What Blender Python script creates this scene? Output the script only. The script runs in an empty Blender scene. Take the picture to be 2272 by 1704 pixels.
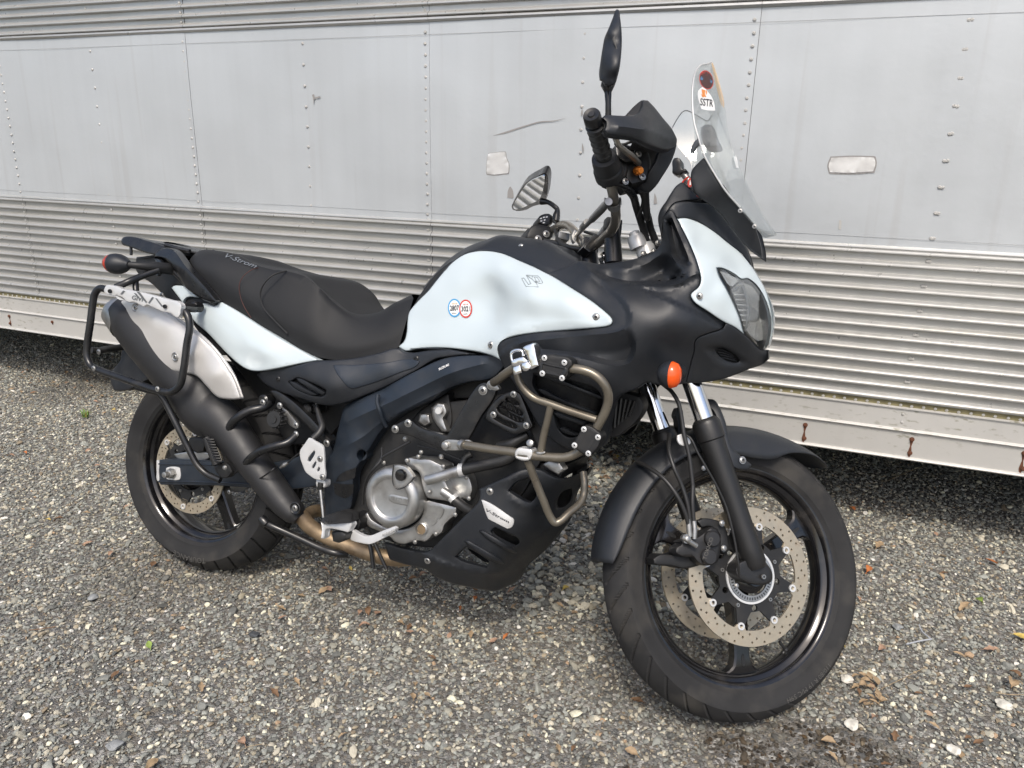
import bpy, bmesh, math, random, re
import numpy as np
from mathutils import Vector, Matrix
from mathutils.geometry import delaunay_2d_cdt
random.seed(7); RNG=np.random.default_rng(7)
scn=bpy.context.scene; COL=scn.collection
# ------------------------------------------------------------------ camera
FPX=1732.5; PITCH=.29918; ROLL=.01769; CAMH=1.2692     # solved from wheel ellipses and the trailer's vanishing points
BX,BY,PSI,LEAN,STEER=-.93637,2.14108,.39800,.21567,.71482
def rayw(x,y):
    a=(x-1136)/FPX; q=(y-852)/FPX; cr,sr=math.cos(ROLL),math.sin(ROLL)
    u=cr*a+sr*q; v=-sr*a+cr*q; cp,sp=math.cos(PITCH),math.sin(PITCH)
    return np.array([u,cp-v*sp,-sp-v*cp])
O=np.array([0,0,CAMH])
_f=rayw(1136,852); _r=rayw(1136+FPX,852)-_f; _d=rayw(1136,852+FPX)-_f
cd=bpy.data.cameras.new('camera'); cam=bpy.data.objects.new('camera',cd); COL.objects.link(cam)
cd.sensor_width=36; cd.lens=FPX/2272*36; cd.clip_start=.05; cd.clip_end=500
cam.matrix_world=Matrix([[_r[i],-_d[i],-_f[i],O[i]] for i in range(3)]+[[0,0,0,1]])
scn.camera=cam
# ------------------------------------------------------------------ world, sun, exposure
w=bpy.data.worlds.new('World'); scn.world=w; w.use_nodes=True
nt=w.node_tree; bg=nt.nodes['Background']; sky=nt.nodes.new('ShaderNodeTexSky'); sky.sky_type='NISHITA'; sky.sun_disc=False
SUN_EL,SUN_AZ=math.radians(54),math.radians(187)      # azimuth measured from +Y clockwise
sky.sun_elevation=SUN_EL; sky.sun_rotation=SUN_AZ; sky.air_density=1.0; sky.dust_density=4.0; sky.ozone_density=1.0
nt.links.new(sky.outputs[0],bg.inputs[0]); bg.inputs[1].default_value=.13
sd=bpy.data.lights.new('sun','SUN'); sd.energy=1.5; sd.angle=math.radians(12); sd.color=(1,.95,.87)
sun=bpy.data.objects.new('sun',sd); COL.objects.link(sun)
_v=Vector((math.sin(SUN_AZ)*math.cos(SUN_EL),math.cos(SUN_AZ)*math.cos(SUN_EL),math.sin(SUN_EL)))
sun.rotation_euler=_v.to_track_quat('Z','Y').to_euler(); sun.location=(0,-2,6)
vs=scn.view_settings; vs.view_transform='Standard'; vs.look='None'; vs.gamma=1; vs.use_curve_mapping=False; vs.exposure=.66
# ------------------------------------------------------------------ frames: B = bike upright, S = steered fork frame
RK=math.radians(26)
def steer(P,d=STEER):
    P=np.atleast_2d(np.asarray(P,float)); o=np.array([1.67,0,0]); k=np.array([-math.sin(RK),0,math.cos(RK)])
    v=P-o; return o+v*math.cos(d)+np.cross(k,v)*math.sin(d)+np.outer(v@k,k)*(1-math.cos(d))
def w2b(P):
    x,y,z=P[0]-BX,P[1]-BY,P[2]; C,S_=math.cos(PSI),math.sin(PSI); X=C*x-S_*y; Y=S_*x+C*y
    l,s=math.cos(LEAN),math.sin(LEAN); return np.array([X,Y*l-z*s,Y*s+z*l])
O_B=w2b(O); O_S=steer(O_B,-STEER)[0]
CR={'A':(150,480,3.6867),'B':(150,830,3.6867),'C':(550,730,2.9622),'D':(780,880,3.687),'E':(1020,730,4.2548),'F':(1100,0,3.3185),
    'H':(1100,380,3.3185),'W':(1300,800,2.0226),'T':(950,500,4.424),'K':(1100,380,5.53),'Z':(0,0,.97359),'R':(1600,500,2.765),
    'L':(0,0,2.304),'G':(1700,1000,2.3566),'J':(0,1300,3.6867),'s':(0,0,1)}
def U(sx,sy,Y,fr='B'):
    e=w2b(O+rayw(sx,sy)); o=O_B
    if fr=='S': e=steer(e,-STEER)[0]; o=O_S
    d=e-o; return o+d*(Y-o[1])/d[1]
TK=re.compile(r'([A-Za-z]?)(-?[\d.]+),(-?[\d.]+)(?:,(-?[\d.]+))?')
def parse(s,c='s'):
    out=[]
    k=c
    for m in TK.finditer(s):
        k=m.group(1) or k; ox,oy,sc=CR[k]
        out.append((ox+float(m.group(2))/sc,oy+float(m.group(3))/sc,float(m.group(4)) if m.group(4) else None))
    return out
def P3(s,c='s',fr='B',Y=None):
    return np.array([U(a,b,y if y is not None else Y,fr) for a,b,y in parse(s,c)])
def plane_y(p0,n,fr='S'):
    def f(X):
        out=[]
        for x,y in np.atleast_2d(X):
            a=U(x,y,.2,fr); o=O_S if fr=='S' else O_B; d=a-o; out.append((o+d*(((p0-o)@n)/(d@n)))[1])
        return np.array(out)
    return f
# ------------------------------------------------------------------ materials
M={}
def mat(name,col,rough=.5,metal=0,bump=0,bs=400,var=0,vs_=8,coat=0,spec=.5,dirt=None,ds=6,rv=.0,aniso=None):
    m=bpy.data.materials.new(name); m.use_nodes=True; n=m.node_tree.nodes; l=m.node_tree.links; b=n['Principled BSDF']
    b.inputs['Base Color'].default_value=(*col,1); b.inputs['Roughness'].default_value=rough; b.inputs['Metallic'].default_value=metal
    b.inputs['Coat Weight'].default_value=coat; b.inputs['Coat Roughness'].default_value=.08; b.inputs['Specular IOR Level'].default_value=spec
    tc=n.new('ShaderNodeTexCoord')
    def noise(s,d=3,mp=None):
        t=n.new('ShaderNodeTexNoise'); t.inputs['Scale'].default_value=s; t.inputs['Detail'].default_value=d
        if mp:
            q=n.new('ShaderNodeMapping'); q.inputs['Scale'].default_value=mp; l.new(tc.outputs['Object'],q.inputs[0]); l.new(q.outputs[0],t.inputs['Vector'])
        else: l.new(tc.outputs['Object'],t.inputs['Vector'])
        return t
    src=None
    if var:
        t=noise(vs_,5); r=n.new('ShaderNodeMapRange'); r.inputs[1].default_value=.3; r.inputs[2].default_value=.7
        r.inputs[3].default_value=1-var; r.inputs[4].default_value=1+var; l.new(t.outputs[0],r.inputs[0])
        mx=n.new('ShaderNodeVectorMath'); mx.operation='SCALE'; mx.inputs[0].default_value=col; l.new(r.outputs[0],mx.inputs['Scale']); src=mx.outputs[0]
    if dirt:
        t=noise(ds,8); r=n.new('ShaderNodeMapRange'); r.inputs[1].default_value=.5; r.inputs[2].default_value=.72; r.inputs[4].default_value=dirt[3]; l.new(t.outputs[0],r.inputs[0])
        mx=n.new('ShaderNodeMix'); mx.data_type='RGBA'; mx.inputs['A'].default_value=(*col,1)
        if src: l.new(src,mx.inputs['A'])
        mx.inputs['B'].default_value=(*dirt[:3],1); l.new(r.outputs[0],mx.inputs['Factor']); src=mx.outputs['Result']
    if src: l.new(src,b.inputs['Base Color'])
    if rv:
        t=noise(30,4); r=n.new('ShaderNodeMapRange'); r.inputs[1].default_value=.3; r.inputs[2].default_value=.7; r.inputs[3].default_value=max(.02,rough-rv); r.inputs[4].default_value=rough+rv
        l.new(t.outputs[0],r.inputs[0]); l.new(r.outputs[0],b.inputs['Roughness'])
    if bump:
        t=noise(bs,2,aniso); q=n.new('ShaderNodeBump'); q.inputs['Strength'].default_value=bump; q.inputs['Distance'].default_value=.0006
        l.new(t.outputs[0],q.inputs['Height']); l.new(q.outputs[0],b.inputs['Normal'])
    M[name]=m; return m
mat('black_plastic',(.0120,.0140,.0175),.46,bump=.35,bs=1500,var=.08,vs_=5,rv=.03,dirt=(.035,.034,.031,.18),ds=30)
mat('dark_plastic',(.008,.0083,.009),.55,bump=.3,bs=1200,var=.2,rv=.05,dirt=(.035,.032,.027,.45),ds=22)
mat('frame_black',(.015,.0205,.029),.38,bump=.15,bs=1800,var=.08,rv=.04,dirt=(.04,.038,.034,.25),ds=30)
mat('satin_black',(.010,.0105,.0115),.30,rv=.05,dirt=(.05,.045,.038,.3),ds=30)
mat('gloss_black',(.006,.006,.007),.16,rv=.06,coat=.3,dirt=(.05,.045,.04,.45),ds=22)
mat('fork_black',(.012,.012,.0125),.42,metal=.0,bump=.4,bs=900,rv=.06)
mat('rubber',(.020,.020,.0205),.74,bump=.3,bs=700,var=.2,vs_=12,dirt=(.065,.060,.052,.6),ds=10,spec=.3)
mat('seat_vinyl',(.0130,.0135,.0145),.62,bump=.6,bs=1100,var=.12,vs_=6,spec=.35)
mat('seat_vinyl_plain',(.012,.012,.012),.52,bump=.4,bs=900,var=.12,vs_=6,spec=.4)
mat('pearl_white',(.50,.565,.585),.24,coat=.6,var=.008,vs_=4,rv=.02)
mat('alloy',(.42,.42,.41),.36,metal=.85,bump=.3,bs=900,var=.12,vs_=20,rv=.08,dirt=(.16,.14,.12,.5),ds=26)
mat('aluminium',(.60,.60,.59),.38,metal=.35,var=.08,vs_=14,rv=.06,bump=.2,bs=500)
mat('shield_silver',(.60,.585,.56),.40,metal=.40,var=.05,rv=.06,bump=.12,bs=1800)
mat('muffler_grey',(.020,.020,.021),.48,metal=.15,bump=.3,bs=1200,rv=.06)
mat('chrome',(.82,.82,.82),.07,metal=1,rv=.03)
mat('steel',(.36,.355,.34),.36,metal=.85,var=.15,vs_=60,rv=.08)
mat('rotor_steel',(.43,.375,.285),.38,metal=.6,var=.12,vs_=40,rv=.08,dirt=(.28,.20,.13,.4),ds=40,bump=.3,bs=300)
mat('crash_bar_paint',(.19,.17,.135),.34,metal=.6,var=.12,vs_=16,rv=.07,dirt=(.09,.07,.05,.5),ds=20)
mat('handlebar_steel',(.36,.33,.28),.3,metal=.8,rv=.06)
mat('gold_pipe',(.27,.20,.125),.5,metal=.6,var=.3,vs_=24,dirt=(.10,.055,.03,.85),ds=16,rv=.1,bump=.4,bs=400)
mat('orange_anodised',(.75,.22,.03),.25,metal=.7)
mat('hose_rubber',(.017,.017,.017),.45,rv=.05)
mat('sticker_white',(.80,.80,.78),.4); mat('sticker_ink',(.03,.03,.035),.5); mat('sticker_blue',(.07,.30,.56),.4); mat('sticker_red',(.50,.045,.03),.4)
mat('sticker_orange',(.75,.26,.05),.4); mat('sticker_yellow',(.78,.50,.24),.5); mat('sticker_dark',(.06,.02,.02),.4); mat('logo_silver',(.62,.66,.68),.25,metal=.6); mat('logo_grey',(.24,.27,.28),.35)
mat('stitch_red',(.07,.022,.016),.7); mat('thread_silver',(.15,.165,.18),.5)
mat('tyre_letter',(.075,.072,.066),.7)
mat('mirror_glass',(.85,.88,.9),.03,metal=1)
mat('rust',(.12,.045,.022),.85,bump=1,bs=300,var=.4,vs_=50)
mat('twig',(.30,.23,.14),.8,var=.3,vs_=40); mat('grey_cord',(.35,.37,.40),.6)
def glass(name,tint,fac=.9,gl=.05,body=None):
    m=bpy.data.materials.new(name); m.use_nodes=True; n=m.node_tree.nodes; l=m.node_tree.links; n.remove(n['Principled BSDF']); o=n['Material Output']
    t=n.new('ShaderNodeBsdfTransparent'); t.inputs[0].default_value=(*tint,1); g=n.new('ShaderNodeBsdfGlossy'); g.inputs['Roughness'].default_value=gl; g.inputs[0].default_value=(1,1,1,1)
    lw=n.new('ShaderNodeLayerWeight'); f=n.new('ShaderNodeMapRange'); f.inputs[1].default_value=.35; f.inputs[3].default_value=.05; f.inputs[4].default_value=.40; lw.inputs[0].default_value=.5; l.new(lw.outputs['Facing'],f.inputs[0]); mx=n.new('ShaderNodeMixShader'); l.new(f.outputs[0],mx.inputs[0]); l.new(t.outputs[0],mx.inputs[1]); l.new(g.outputs[0],mx.inputs[2]); last=mx
    if body:
        d=n.new('ShaderNodeBsdfPrincipled'); d.inputs['Base Color'].default_value=(*body,1); d.inputs['Roughness'].default_value=.15; m2=n.new('ShaderNodeMixShader'); m2.inputs[0].default_value=1-fac
        l.new(mx.outputs[0],m2.inputs[1]); l.new(d.outputs[0],m2.inputs[2]); last=m2
    l.new(last.outputs[0],o.inputs[0]); M[name]=m
glass('clear_screen',(.93,.945,.945),.94,.03,(.50,.52,.53)); glass('lamp_glass',(.97,.98,.98)); glass('orange_lens',(1,.27,.05),.30,.08,(.95,.125,.015)); glass('red_orange_lens',(.9,.15,.05),.3,.08,(.5,.04,.01))
# ------------------------------------------------------------------ object helpers
def link(o,parent=None): 
    COL.objects.link(o)
    if parent: o.parent=parent
    return o
def mesh_from(name,V_,F_,m,sharp=38):
    me=bpy.data.meshes.new(name); me.from_pydata([tuple(map(float,v)) for v in V_],[],[tuple(map(int,f)) for f in F_])
    if sharp is None: pass
    else:
        me.polygons.foreach_set('use_smooth',[True]*len(me.polygons))
        me.update(); me.set_sharp_from_angle(angle=math.radians(sharp))
    me.materials.append(M[m] if isinstance(m,str) else m); return me
def add(name,V_,F_,m,parent=None,fr='B',sharp=38,mir=False,recalc=False):
    V_=np.asarray(V_,float)
    me=mesh_from(name,steer(V_) if fr=='S' else V_,F_,m,sharp)
    if recalc:
        b=bmesh.new(); b.from_mesh(me); bmesh.ops.recalc_face_normals(b,faces=b.faces); b.to_mesh(me); b.free()
    o=link(bpy.data.objects.new(name,me),parent or BIKE)
    if mir:
        V2=V_.copy(); V2[:,1]*=-1
        me2=mesh_from(name,steer(V2) if fr=='S' else V2,[tuple(reversed(f)) for f in F_],m,sharp)
        o2=link(bpy.data.objects.new(name,me2),parent or BIKE)
    return o
def bez(P,n=6,closed=False,cang=50,corner=True):
    """Catmull-Rom through P (k x d) with sharp corners kept"""
    P=np.asarray(P,float); k=len(P); out=[]
    idx=range(k) if closed else range(k-1)
    def tan(i,seg):
        if not closed and (i==0 or i==k-1):
            a,b=(P[0],P[1]) if i==0 else (P[-2],P[-1]); return b-a
        a,b,c=P[(i-1)%k],P[i%k],P[(i+1)%k]
        u,v=b-a,c-b; nu,nv=np.linalg.norm(u)+1e-9,np.linalg.norm(v)+1e-9
        if corner and np.dot(u,v)/nu/nv<math.cos(math.radians(cang)): return v if seg==0 else u
        t=(u/nu+v/nv)/2*min(nu,nv)*1.0
        return t+(c-a)/2*0.0
    for i in idx:
        a,b=P[i],P[(i+1)%k]; L=np.linalg.norm(b-a)
        t0,t1=tan(i,0),tan((i+1)%k if closed else i+1,1)
        l0,l1=np.linalg.norm(t0)+1e-9,np.linalg.norm(t1)+1e-9
        t0=t0/l0*L; t1=t1/l1*L
        for s in np.arange(n)/n:
            out.append((2*s**3-3*s*s+1)*a+(s**3-2*s*s+s)*t0+(-2*s**3+3*s*s)*b+(s**3-s*s)*t1)
    if not closed: out.append(P[-1])
    return np.array(out)
def resample(P,step,closed=True):
    Q=np.vstack([P,P[:1]]) if closed else P
    d=np.r_[0,np.cumsum(np.linalg.norm(np.diff(Q,axis=0),axis=1))]; n=max(8,int(d[-1]/step))
    t=np.linspace(0,d[-1],n+1); R=np.stack([np.interp(t,d,Q[:,i]) for i in range(Q.shape[1])],1)
    return R[:-1] if closed else R
class Rbf:
    def __init__(s,pts,lam=1e-4):
        pts=np.array(pts,float); s.c=pts[:,:2]/100; y=pts[:,2]; n=len(pts); s.n=n
        if n<4: 
            A=np.c_[np.ones(n),s.c] if n==3 else np.ones((n,1)); s.w=None; s.a=np.linalg.lstsq(A,y,rcond=None)[0]; return
        d=np.linalg.norm(s.c[:,None]-s.c[None],axis=2); K=s.phi(d)+np.eye(n)*lam; Q=np.c_[np.ones(n),s.c]
        A=np.block([[K,Q],[Q.T,np.zeros((3,3))]]); x=np.linalg.solve(A,np.r_[y,0,0,0]); s.w=x[:n]; s.a=x[n:]
    def phi(s,d): return d*d*np.log(d+1e-9)
    def __call__(s,X):
        X=np.atleast_2d(X)/100
        if s.w is None: return (np.c_[np.ones(len(X)),X]@s.a) if len(s.a)==3 else np.full(len(X),s.a[0])
        d=np.linalg.norm(X[:,None]-s.c[None],axis=2); return s.phi(d)@s.w+np.c_[np.ones(len(X)),X]@s.a
def yfun(Y,c):
    if callable(Y): return Y
    if isinstance(Y,(int,float)): return lambda X:np.full(len(np.atleast_2d(X)),float(Y))
    return Rbf([p for p in parse(Y,c)])
def pdist(X,L):
    a=L[:-1]; b=L[1:]; ab=b-a; l2=(ab**2).sum(1)+1e-12; X=np.atleast_2d(X)
    t=np.clip(((X[:,None]-a[None])*ab[None]).sum(2)/l2,0,1); q=a[None]+t[...,None]*ab[None]; return np.linalg.norm(X[:,None]-q,axis=2).min(1)
class Crease:
    """adds pressed-in edges (sharp ridges) to a smooth surface"""
    def __init__(s,base,c,items):
        s.base=base; s.it=[]; s.lines=list(getattr(base,'lines',[]))
        for pts,h,w_ in items:
            L=bez(np.array([q[:2] for q in parse(pts,c)]),5,False,cang=70); s.it.append((L,h,w_)); s.lines.append(L)
    def __call__(s,X):
        X=np.atleast_2d(X); Y=s.base(X)
        for L,h,w_ in s.it:
            e=np.minimum(np.hypot(*(X-L[0]).T),np.hypot(*(X-L[-1]).T)); Y=Y-h*np.exp(-pdist(X,L)/w_)*np.clip(e/(25 if w_<15 else 70),0,1)**1.5
        return Y
class Facet:
    """pressed facets: inside a polygon the surface sinks, ramping up from line A (and falling back before line B)"""
    def __init__(s,base,c,items):
        s.base=base; s.lines=list(getattr(base,'lines',[])); s.it=[]
        g=lambda p,cl=False:(lambda L:np.vstack([L,L[:1]]) if cl else L)(bez(np.array([q[:2] for q in parse(p,c)]),5,cl,cang=60))
        for poly,A,wA,B,wB,amt in items:
            A_=g(A) if A else g(poly,True); B_=g(B) if B else None; ends=None
            if poly.startswith('+'): P_=np.vstack([A_,np.array([q[:2] for q in parse(poly[1:],c)])])
            elif poly=='AB': P_=np.vstack([A_,B_[::-1]]); ends=[np.array([A_[0],B_[0]]),np.array([A_[-1],B_[-1]])]; ends=[e for e in ends if np.hypot(*(e[0]-e[1]))>2]
            else: P_=g(poly,True)[:-1]
            s.it.append((P_,A_,wA,B_,wB,amt,ends)); s.lines.append(A_)
            if B_ is not None:
                s.lines.append(B_); T_=np.gradient(B_,axis=0); T_/=np.linalg.norm(T_,axis=1)[:,None]+1e-9; N_=np.stack([-T_[:,1],T_[:,0]],1)
                for sg in (1,-1):
                    Q=B_+N_*wB*sg
                    if inside(Q,P_).mean()>.5: s.lines.append(Q)
            if wA<20:
                T_=np.gradient(A_,axis=0); T_/=np.linalg.norm(T_,axis=1)[:,None]+1e-9; N_=np.stack([-T_[:,1],T_[:,0]],1)
                for sg in (1,-1):
                    Q=A_+N_*wA*sg
                    if inside(Q,P_).mean()>.5: s.lines.append(Q)
    def __call__(s,X):
        X=np.atleast_2d(X); Y=np.array(s.base(X),float)
        for P_,A_,wA,B_,wB,amt,ends in s.it:
            k=inside(X,P_)
            if k.any():
                v=np.clip(pdist(X[k],A_)/wA,0,1)
                if B_ is not None: v=v*np.clip(pdist(X[k],B_)/wB,0,1)
                for e in ends or []: v=v*np.clip(pdist(X[k],e)/12,0,1)
                Y[k]+=amt*v
        return Y
def inside(X,L):
    x,y=X[:,0],X[:,1]; r=np.zeros(len(X),bool); a=L; b=np.roll(L,-1,0)
    for (x1,y1),(x2,y2) in zip(a,b):
        if y1==y2: continue
        r^=((y1>y)!=(y2>y))&(x<(x2-x1)*(y-y1)/(y2-y1)+x1)
    return r
def region(loops,extra,gap=0):
    vs=[]; es=[]
    for L in loops:
        k=len(vs); n=len(L); vs+=[tuple(p) for p in L]; es+=[(k+i,k+(i+1)%n) for i in range(n)]
    nb=len(vs)
    for e in extra: vs.append(tuple(e))
    r=delaunay_2d_cdt([Vector(v) for v in vs],es,[],0,1e-5)
    V2=np.array([tuple(v) for v in r[0]]); F=np.array([tuple(f) for f in r[2]])
    c=V2[F].mean(1); k=np.zeros(len(F),bool)
    for L in loops: k^=inside(c,np.array(L))
    F=F[k]
    a,b,cc=V2[F[:,0]],V2[F[:,1]],V2[F[:,2]]
    ar=(b[:,0]-a[:,0])*(cc[:,1]-a[:,1])-(b[:,1]-a[:,1])*(cc[:,0]-a[:,0])
    F=F[np.abs(ar)>1e-7]; ar=ar[np.abs(ar)>1e-7]; F[ar<0]=F[ar<0][:,::-1]
    return V2,F
def bdist(X,loops):
    d=np.full(len(X),1e9)
    for L in loops:
        a=np.array(L); b=np.roll(a,-1,0); ab=b-a; l2=(ab**2).sum(1)+1e-12
        for i in range(0,len(X),400):
            x=X[i:i+400]; t=np.clip(((x[:,None]-a[None])*ab[None]).sum(2)/l2,0,1)
            q=a[None]+t[...,None]*ab[None]; d[i:i+400]=np.minimum(d[i:i+400],np.linalg.norm(x[:,None]-q,axis=2).min(1))
    return d
def panel(name,c,outer,Y,m,t=.006,holes=(),roll=.003,e=3.0,g=9,fr='B',mir=False,cang=50,parent=None,label=None,sharp=45,step=4,smooth=True,rollw=None,ln=()):
    yf=yfun(Y,c); loops=[]
    for s in [outer,*holes]:
        p=np.array([q[:2] for q in parse(s,c)]) if isinstance(s,str) else np.array(s)
        loops.append(resample(bez(p,8,True,cang),step) if smooth else resample(p,step) if g<900 else p)
    allp=np.vstack(loops); lo,hi=loops[0].min(0),loops[0].max(0); ex=[]
    if g<900:
        X,Yg=np.meshgrid(np.arange(lo[0],hi[0],g),np.arange(lo[1],hi[1],g)); X=np.stack([X.ravel()+np.tile([0,g/2],X.size//2+1)[:X.size]*0,Yg.ravel()],1)
        for L in [loops[0]]: X=X[inside(X,L)]
        for L in loops[1:]: X=X[~inside(X,L)]
        if len(X): X=X[bdist(X,loops)>e*1.8+g*.2]; ex+=list(X)
    if roll:
        for li,L in enumerate(loops):
            tn=np.roll(L,-1,0)-np.roll(L,1,0); tn/=np.linalg.norm(tn,axis=1)[:,None]+1e-9; nn=np.stack([-tn[:,1],tn[:,0]],1)
            for q in (e*.4,e):
                for sg in (1,-1):
                    X=L+nn*q*sg; k=inside(X,loops[0])
                    for H_ in loops[1:]: k&=~inside(X,H_)
                    k&=bdist(X,loops)>q*.8; ex+=list(X[k])
    for L in list(ln)+list(getattr(yf,'lines',[])):
        X=resample(L,4,False); k=inside(X,loops[0])
        for H_ in loops[1:]: k&=~inside(X,H_)
        X=X[k]
        if len(X):
            X=X[bdist(X,loops)>2.5]
            if len(X):
                E_=np.array(ex) if ex else np.zeros((0,2))
                if len(E_): E_=E_[np.array([np.min(np.hypot(*(X-q).T))>2.6 for q in E_])]
                ex=list(E_)+list(X)
    V2,F=region(loops,ex)
    D=bdist(V2,loops); YY=yf(V2)
    if roll:
        s=np.clip(D/e,0,1); YY=YY+roll*(1-np.sqrt(1-(1-s)**2))
    F3=np.array([U(x,y,yy,fr) for (x,y),yy in zip(V2,YY)]); n=len(F3)
    back=F3.copy()
    if isinstance(t,(int,float)): back[:,1]+=t
    else: back+=np.array(t)
    cnt={}
    for f in F:
        for i in range(3): 
            a,b=f[i],f[(i+1)%3]; cnt[(a,b)]=1
    bd=[(a,b) for (a,b) in cnt if (b,a) not in cnt]
    faces=[tuple(f[::-1]) for f in F]+[tuple(f+n) for f in F]+[(a,b,b+n,a+n) for a,b in bd]
    o=add(name,np.vstack([F3,back]),faces,m,parent,fr,sharp,mir,recalc=True)
    if mir: # recalc mirrored
        o2=COL.objects[-1]; b=bmesh.new(); b.from_mesh(o2.data); bmesh.ops.recalc_face_normals(b,faces=b.faces); b.to_mesh(o2.data); b.free()
    if label: o['label']=label
    o_yf[o.name]=yf
    return o
o_yf={}
def frames(C):
    T=np.gradient(C,axis=0); T/=np.linalg.norm(T,axis=1)[:,None]+1e-12
    a=np.array([0,0,1.]) if abs(T[0][2])<.9 else np.array([1.,0,0]); N=[np.cross(T[0],a)]; N[0]/=np.linalg.norm(N[0])
    for i in range(1,len(C)):
        v=N[-1]-T[i]*(N[-1]@T[i]); N.append(v/(np.linalg.norm(v)+1e-12))
    N=np.array(N); return T,N,np.cross(T,N)
def tubev(C,r,seg=12,sq=None):
    C=np.asarray(C,float); T,N,B_=frames(C); r=np.broadcast_to(r,(len(C),)); a=np.linspace(0,2*np.pi,seg,endpoint=False); V_=[];F_=[]
    for i in range(len(C)):
        V_+=list(C[i]+r[i]*(np.cos(a)[:,None]*N[i]+np.sin(a)[:,None]*B_[i]))
    for i in range(len(C)-1):
        for j in range(seg): F_.append((i*seg+j,i*seg+(j+1)%seg,(i+1)*seg+(j+1)%seg,(i+1)*seg+j))
    F_.append(tuple(range(seg))[::-1]); F_.append(tuple((len(C)-1)*seg+j for j in range(seg)))
    return V_,F_
def tube(name,c,pts,r,m,fr='B',n=6,seg=12,parent=None,Y=None,mir=False,label=None,corner=False):
    C=P3(pts,c,fr,Y) if isinstance(pts,str) else np.array(pts,float)
    if len(C)>2 and n>1: 
        Cs=bez(C,n,False,corner=corner)
        if not np.isscalar(r): r=np.interp(np.linspace(0,len(C)-1,len(Cs)),range(len(C)),r)
        C=Cs
    v,f=tubev(C,r,seg); o=add(name,v,f,m,parent,fr,40,mir,recalc=True)
    if label:o['label']=label
    return o
def lathev(c0,ax,prof,seg=24,cap=True):
    ax=np.array(ax,float); ax/=np.linalg.norm(ax); a=np.array([0,0,1.]) if abs(ax[2])<.9 else np.array([1.,0,0]); N=np.cross(ax,a); N/=np.linalg.norm(N); B_=np.cross(ax,N)
    t=np.linspace(0,2*np.pi,seg,endpoint=False); V_=[];F_=[]
    for r,h in prof: V_+=list(np.array(c0)+ax*h+r*(np.cos(t)[:,None]*N+np.sin(t)[:,None]*B_))
    for i in range(len(prof)-1):
        for j in range(seg): F_.append((i*seg+j,i*seg+(j+1)%seg,(i+1)*seg+(j+1)%seg,(i+1)*seg+j))
    if cap:
        F_.append(tuple(range(seg))[::-1]); F_.append(tuple((len(prof)-1)*seg+j for j in range(seg)))
    return V_,F_
def lathe(name,c0,ax,prof,m,seg=24,fr='B',parent=None,sharp=35,mir=False,cap=True,label=None):
    v,f=lathev(c0,ax,prof,seg,cap); o=add(name,v,f,m,parent,fr,sharp,mir,recalc=True)
    if label:o['label']=label
    return o
def loft(name,secs,m,fr='B',mirror=True,na=4,nb=3,parent=None,close=False,t=0,label=None,sharp=50,smooth_a=True,c='s',caps=False):
    S=[]
    for s in secs:
        p=P3(s,c,fr) if isinstance(s,str) else np.array(s,float)
        if mirror:
            q=p[::-1].copy(); q[:,1]*=-1
            if abs(p[-1][1])<1e-6: q=q[1:]
            p=np.vstack([p,q])
        S.append(bez(p,nb,False,cang=60) if nb>1 else p)
    S=np.array(S)
    if na>1: S=np.stack([bez(S[:,j],na,False,cang=75) for j in range(S.shape[1])],1)
    a,b=S.shape[:2]; V_=S.reshape(-1,3); F_=[]
    for i in range(a-1):
        for j in range(b-1): F_.append((i*b+j,i*b+j+1,(i+1)*b+j+1,(i+1)*b+j))
        if close: F_.append((i*b+b-1,i*b,(i+1)*b,(i+1)*b+b-1))
    if caps: F_.append(tuple(range(b))); F_.append(tuple((a-1)*b+j for j in range(b))[::-1])
    o=add(name,V_,F_,m,parent,fr,sharp,recalc=True)
    if t:
        md=o.modifiers.new('Solidify','SOLIDIFY'); md.thickness=t; md.offset=-1
    if label:o['label']=label
    return o
def boxv(c0,size,X=(1,0,0),Z=(0,0,1),ch=.12):
    X=np.array(X,float);X/=np.linalg.norm(X);Z=np.array(Z,float);Yv=np.cross(Z,X);Yv/=np.linalg.norm(Yv);Z=np.cross(X,Yv)
    b=bmesh.new(); bmesh.ops.create_cube(b,size=1)
    for v in b.verts: v.co=Vector((v.co.x*size[0],v.co.y*size[1],v.co.z*size[2]))
    bmesh.ops.bevel(b,geom=list(b.edges),offset=min(size)*ch,segments=2,affect='EDGES',profile=.6)
    b.verts.index_update(); V_=[np.array(c0)+v.co.x*X+v.co.y*Yv+v.co.z*Z for v in b.verts]; F_=[tuple(v.index for v in f.verts) for f in b.faces]; b.free(); return V_,F_
def box(name,c0,size,m,X=(1,0,0),Z=(0,0,1),fr='B',parent=None,mir=False,ch=.12,label=None):
    v,f=boxv(c0,size,X,Z,ch); o=add(name,v,f,m,parent,fr,40,mir,recalc=True)
    if label:o['label']=label
    return o
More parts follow.
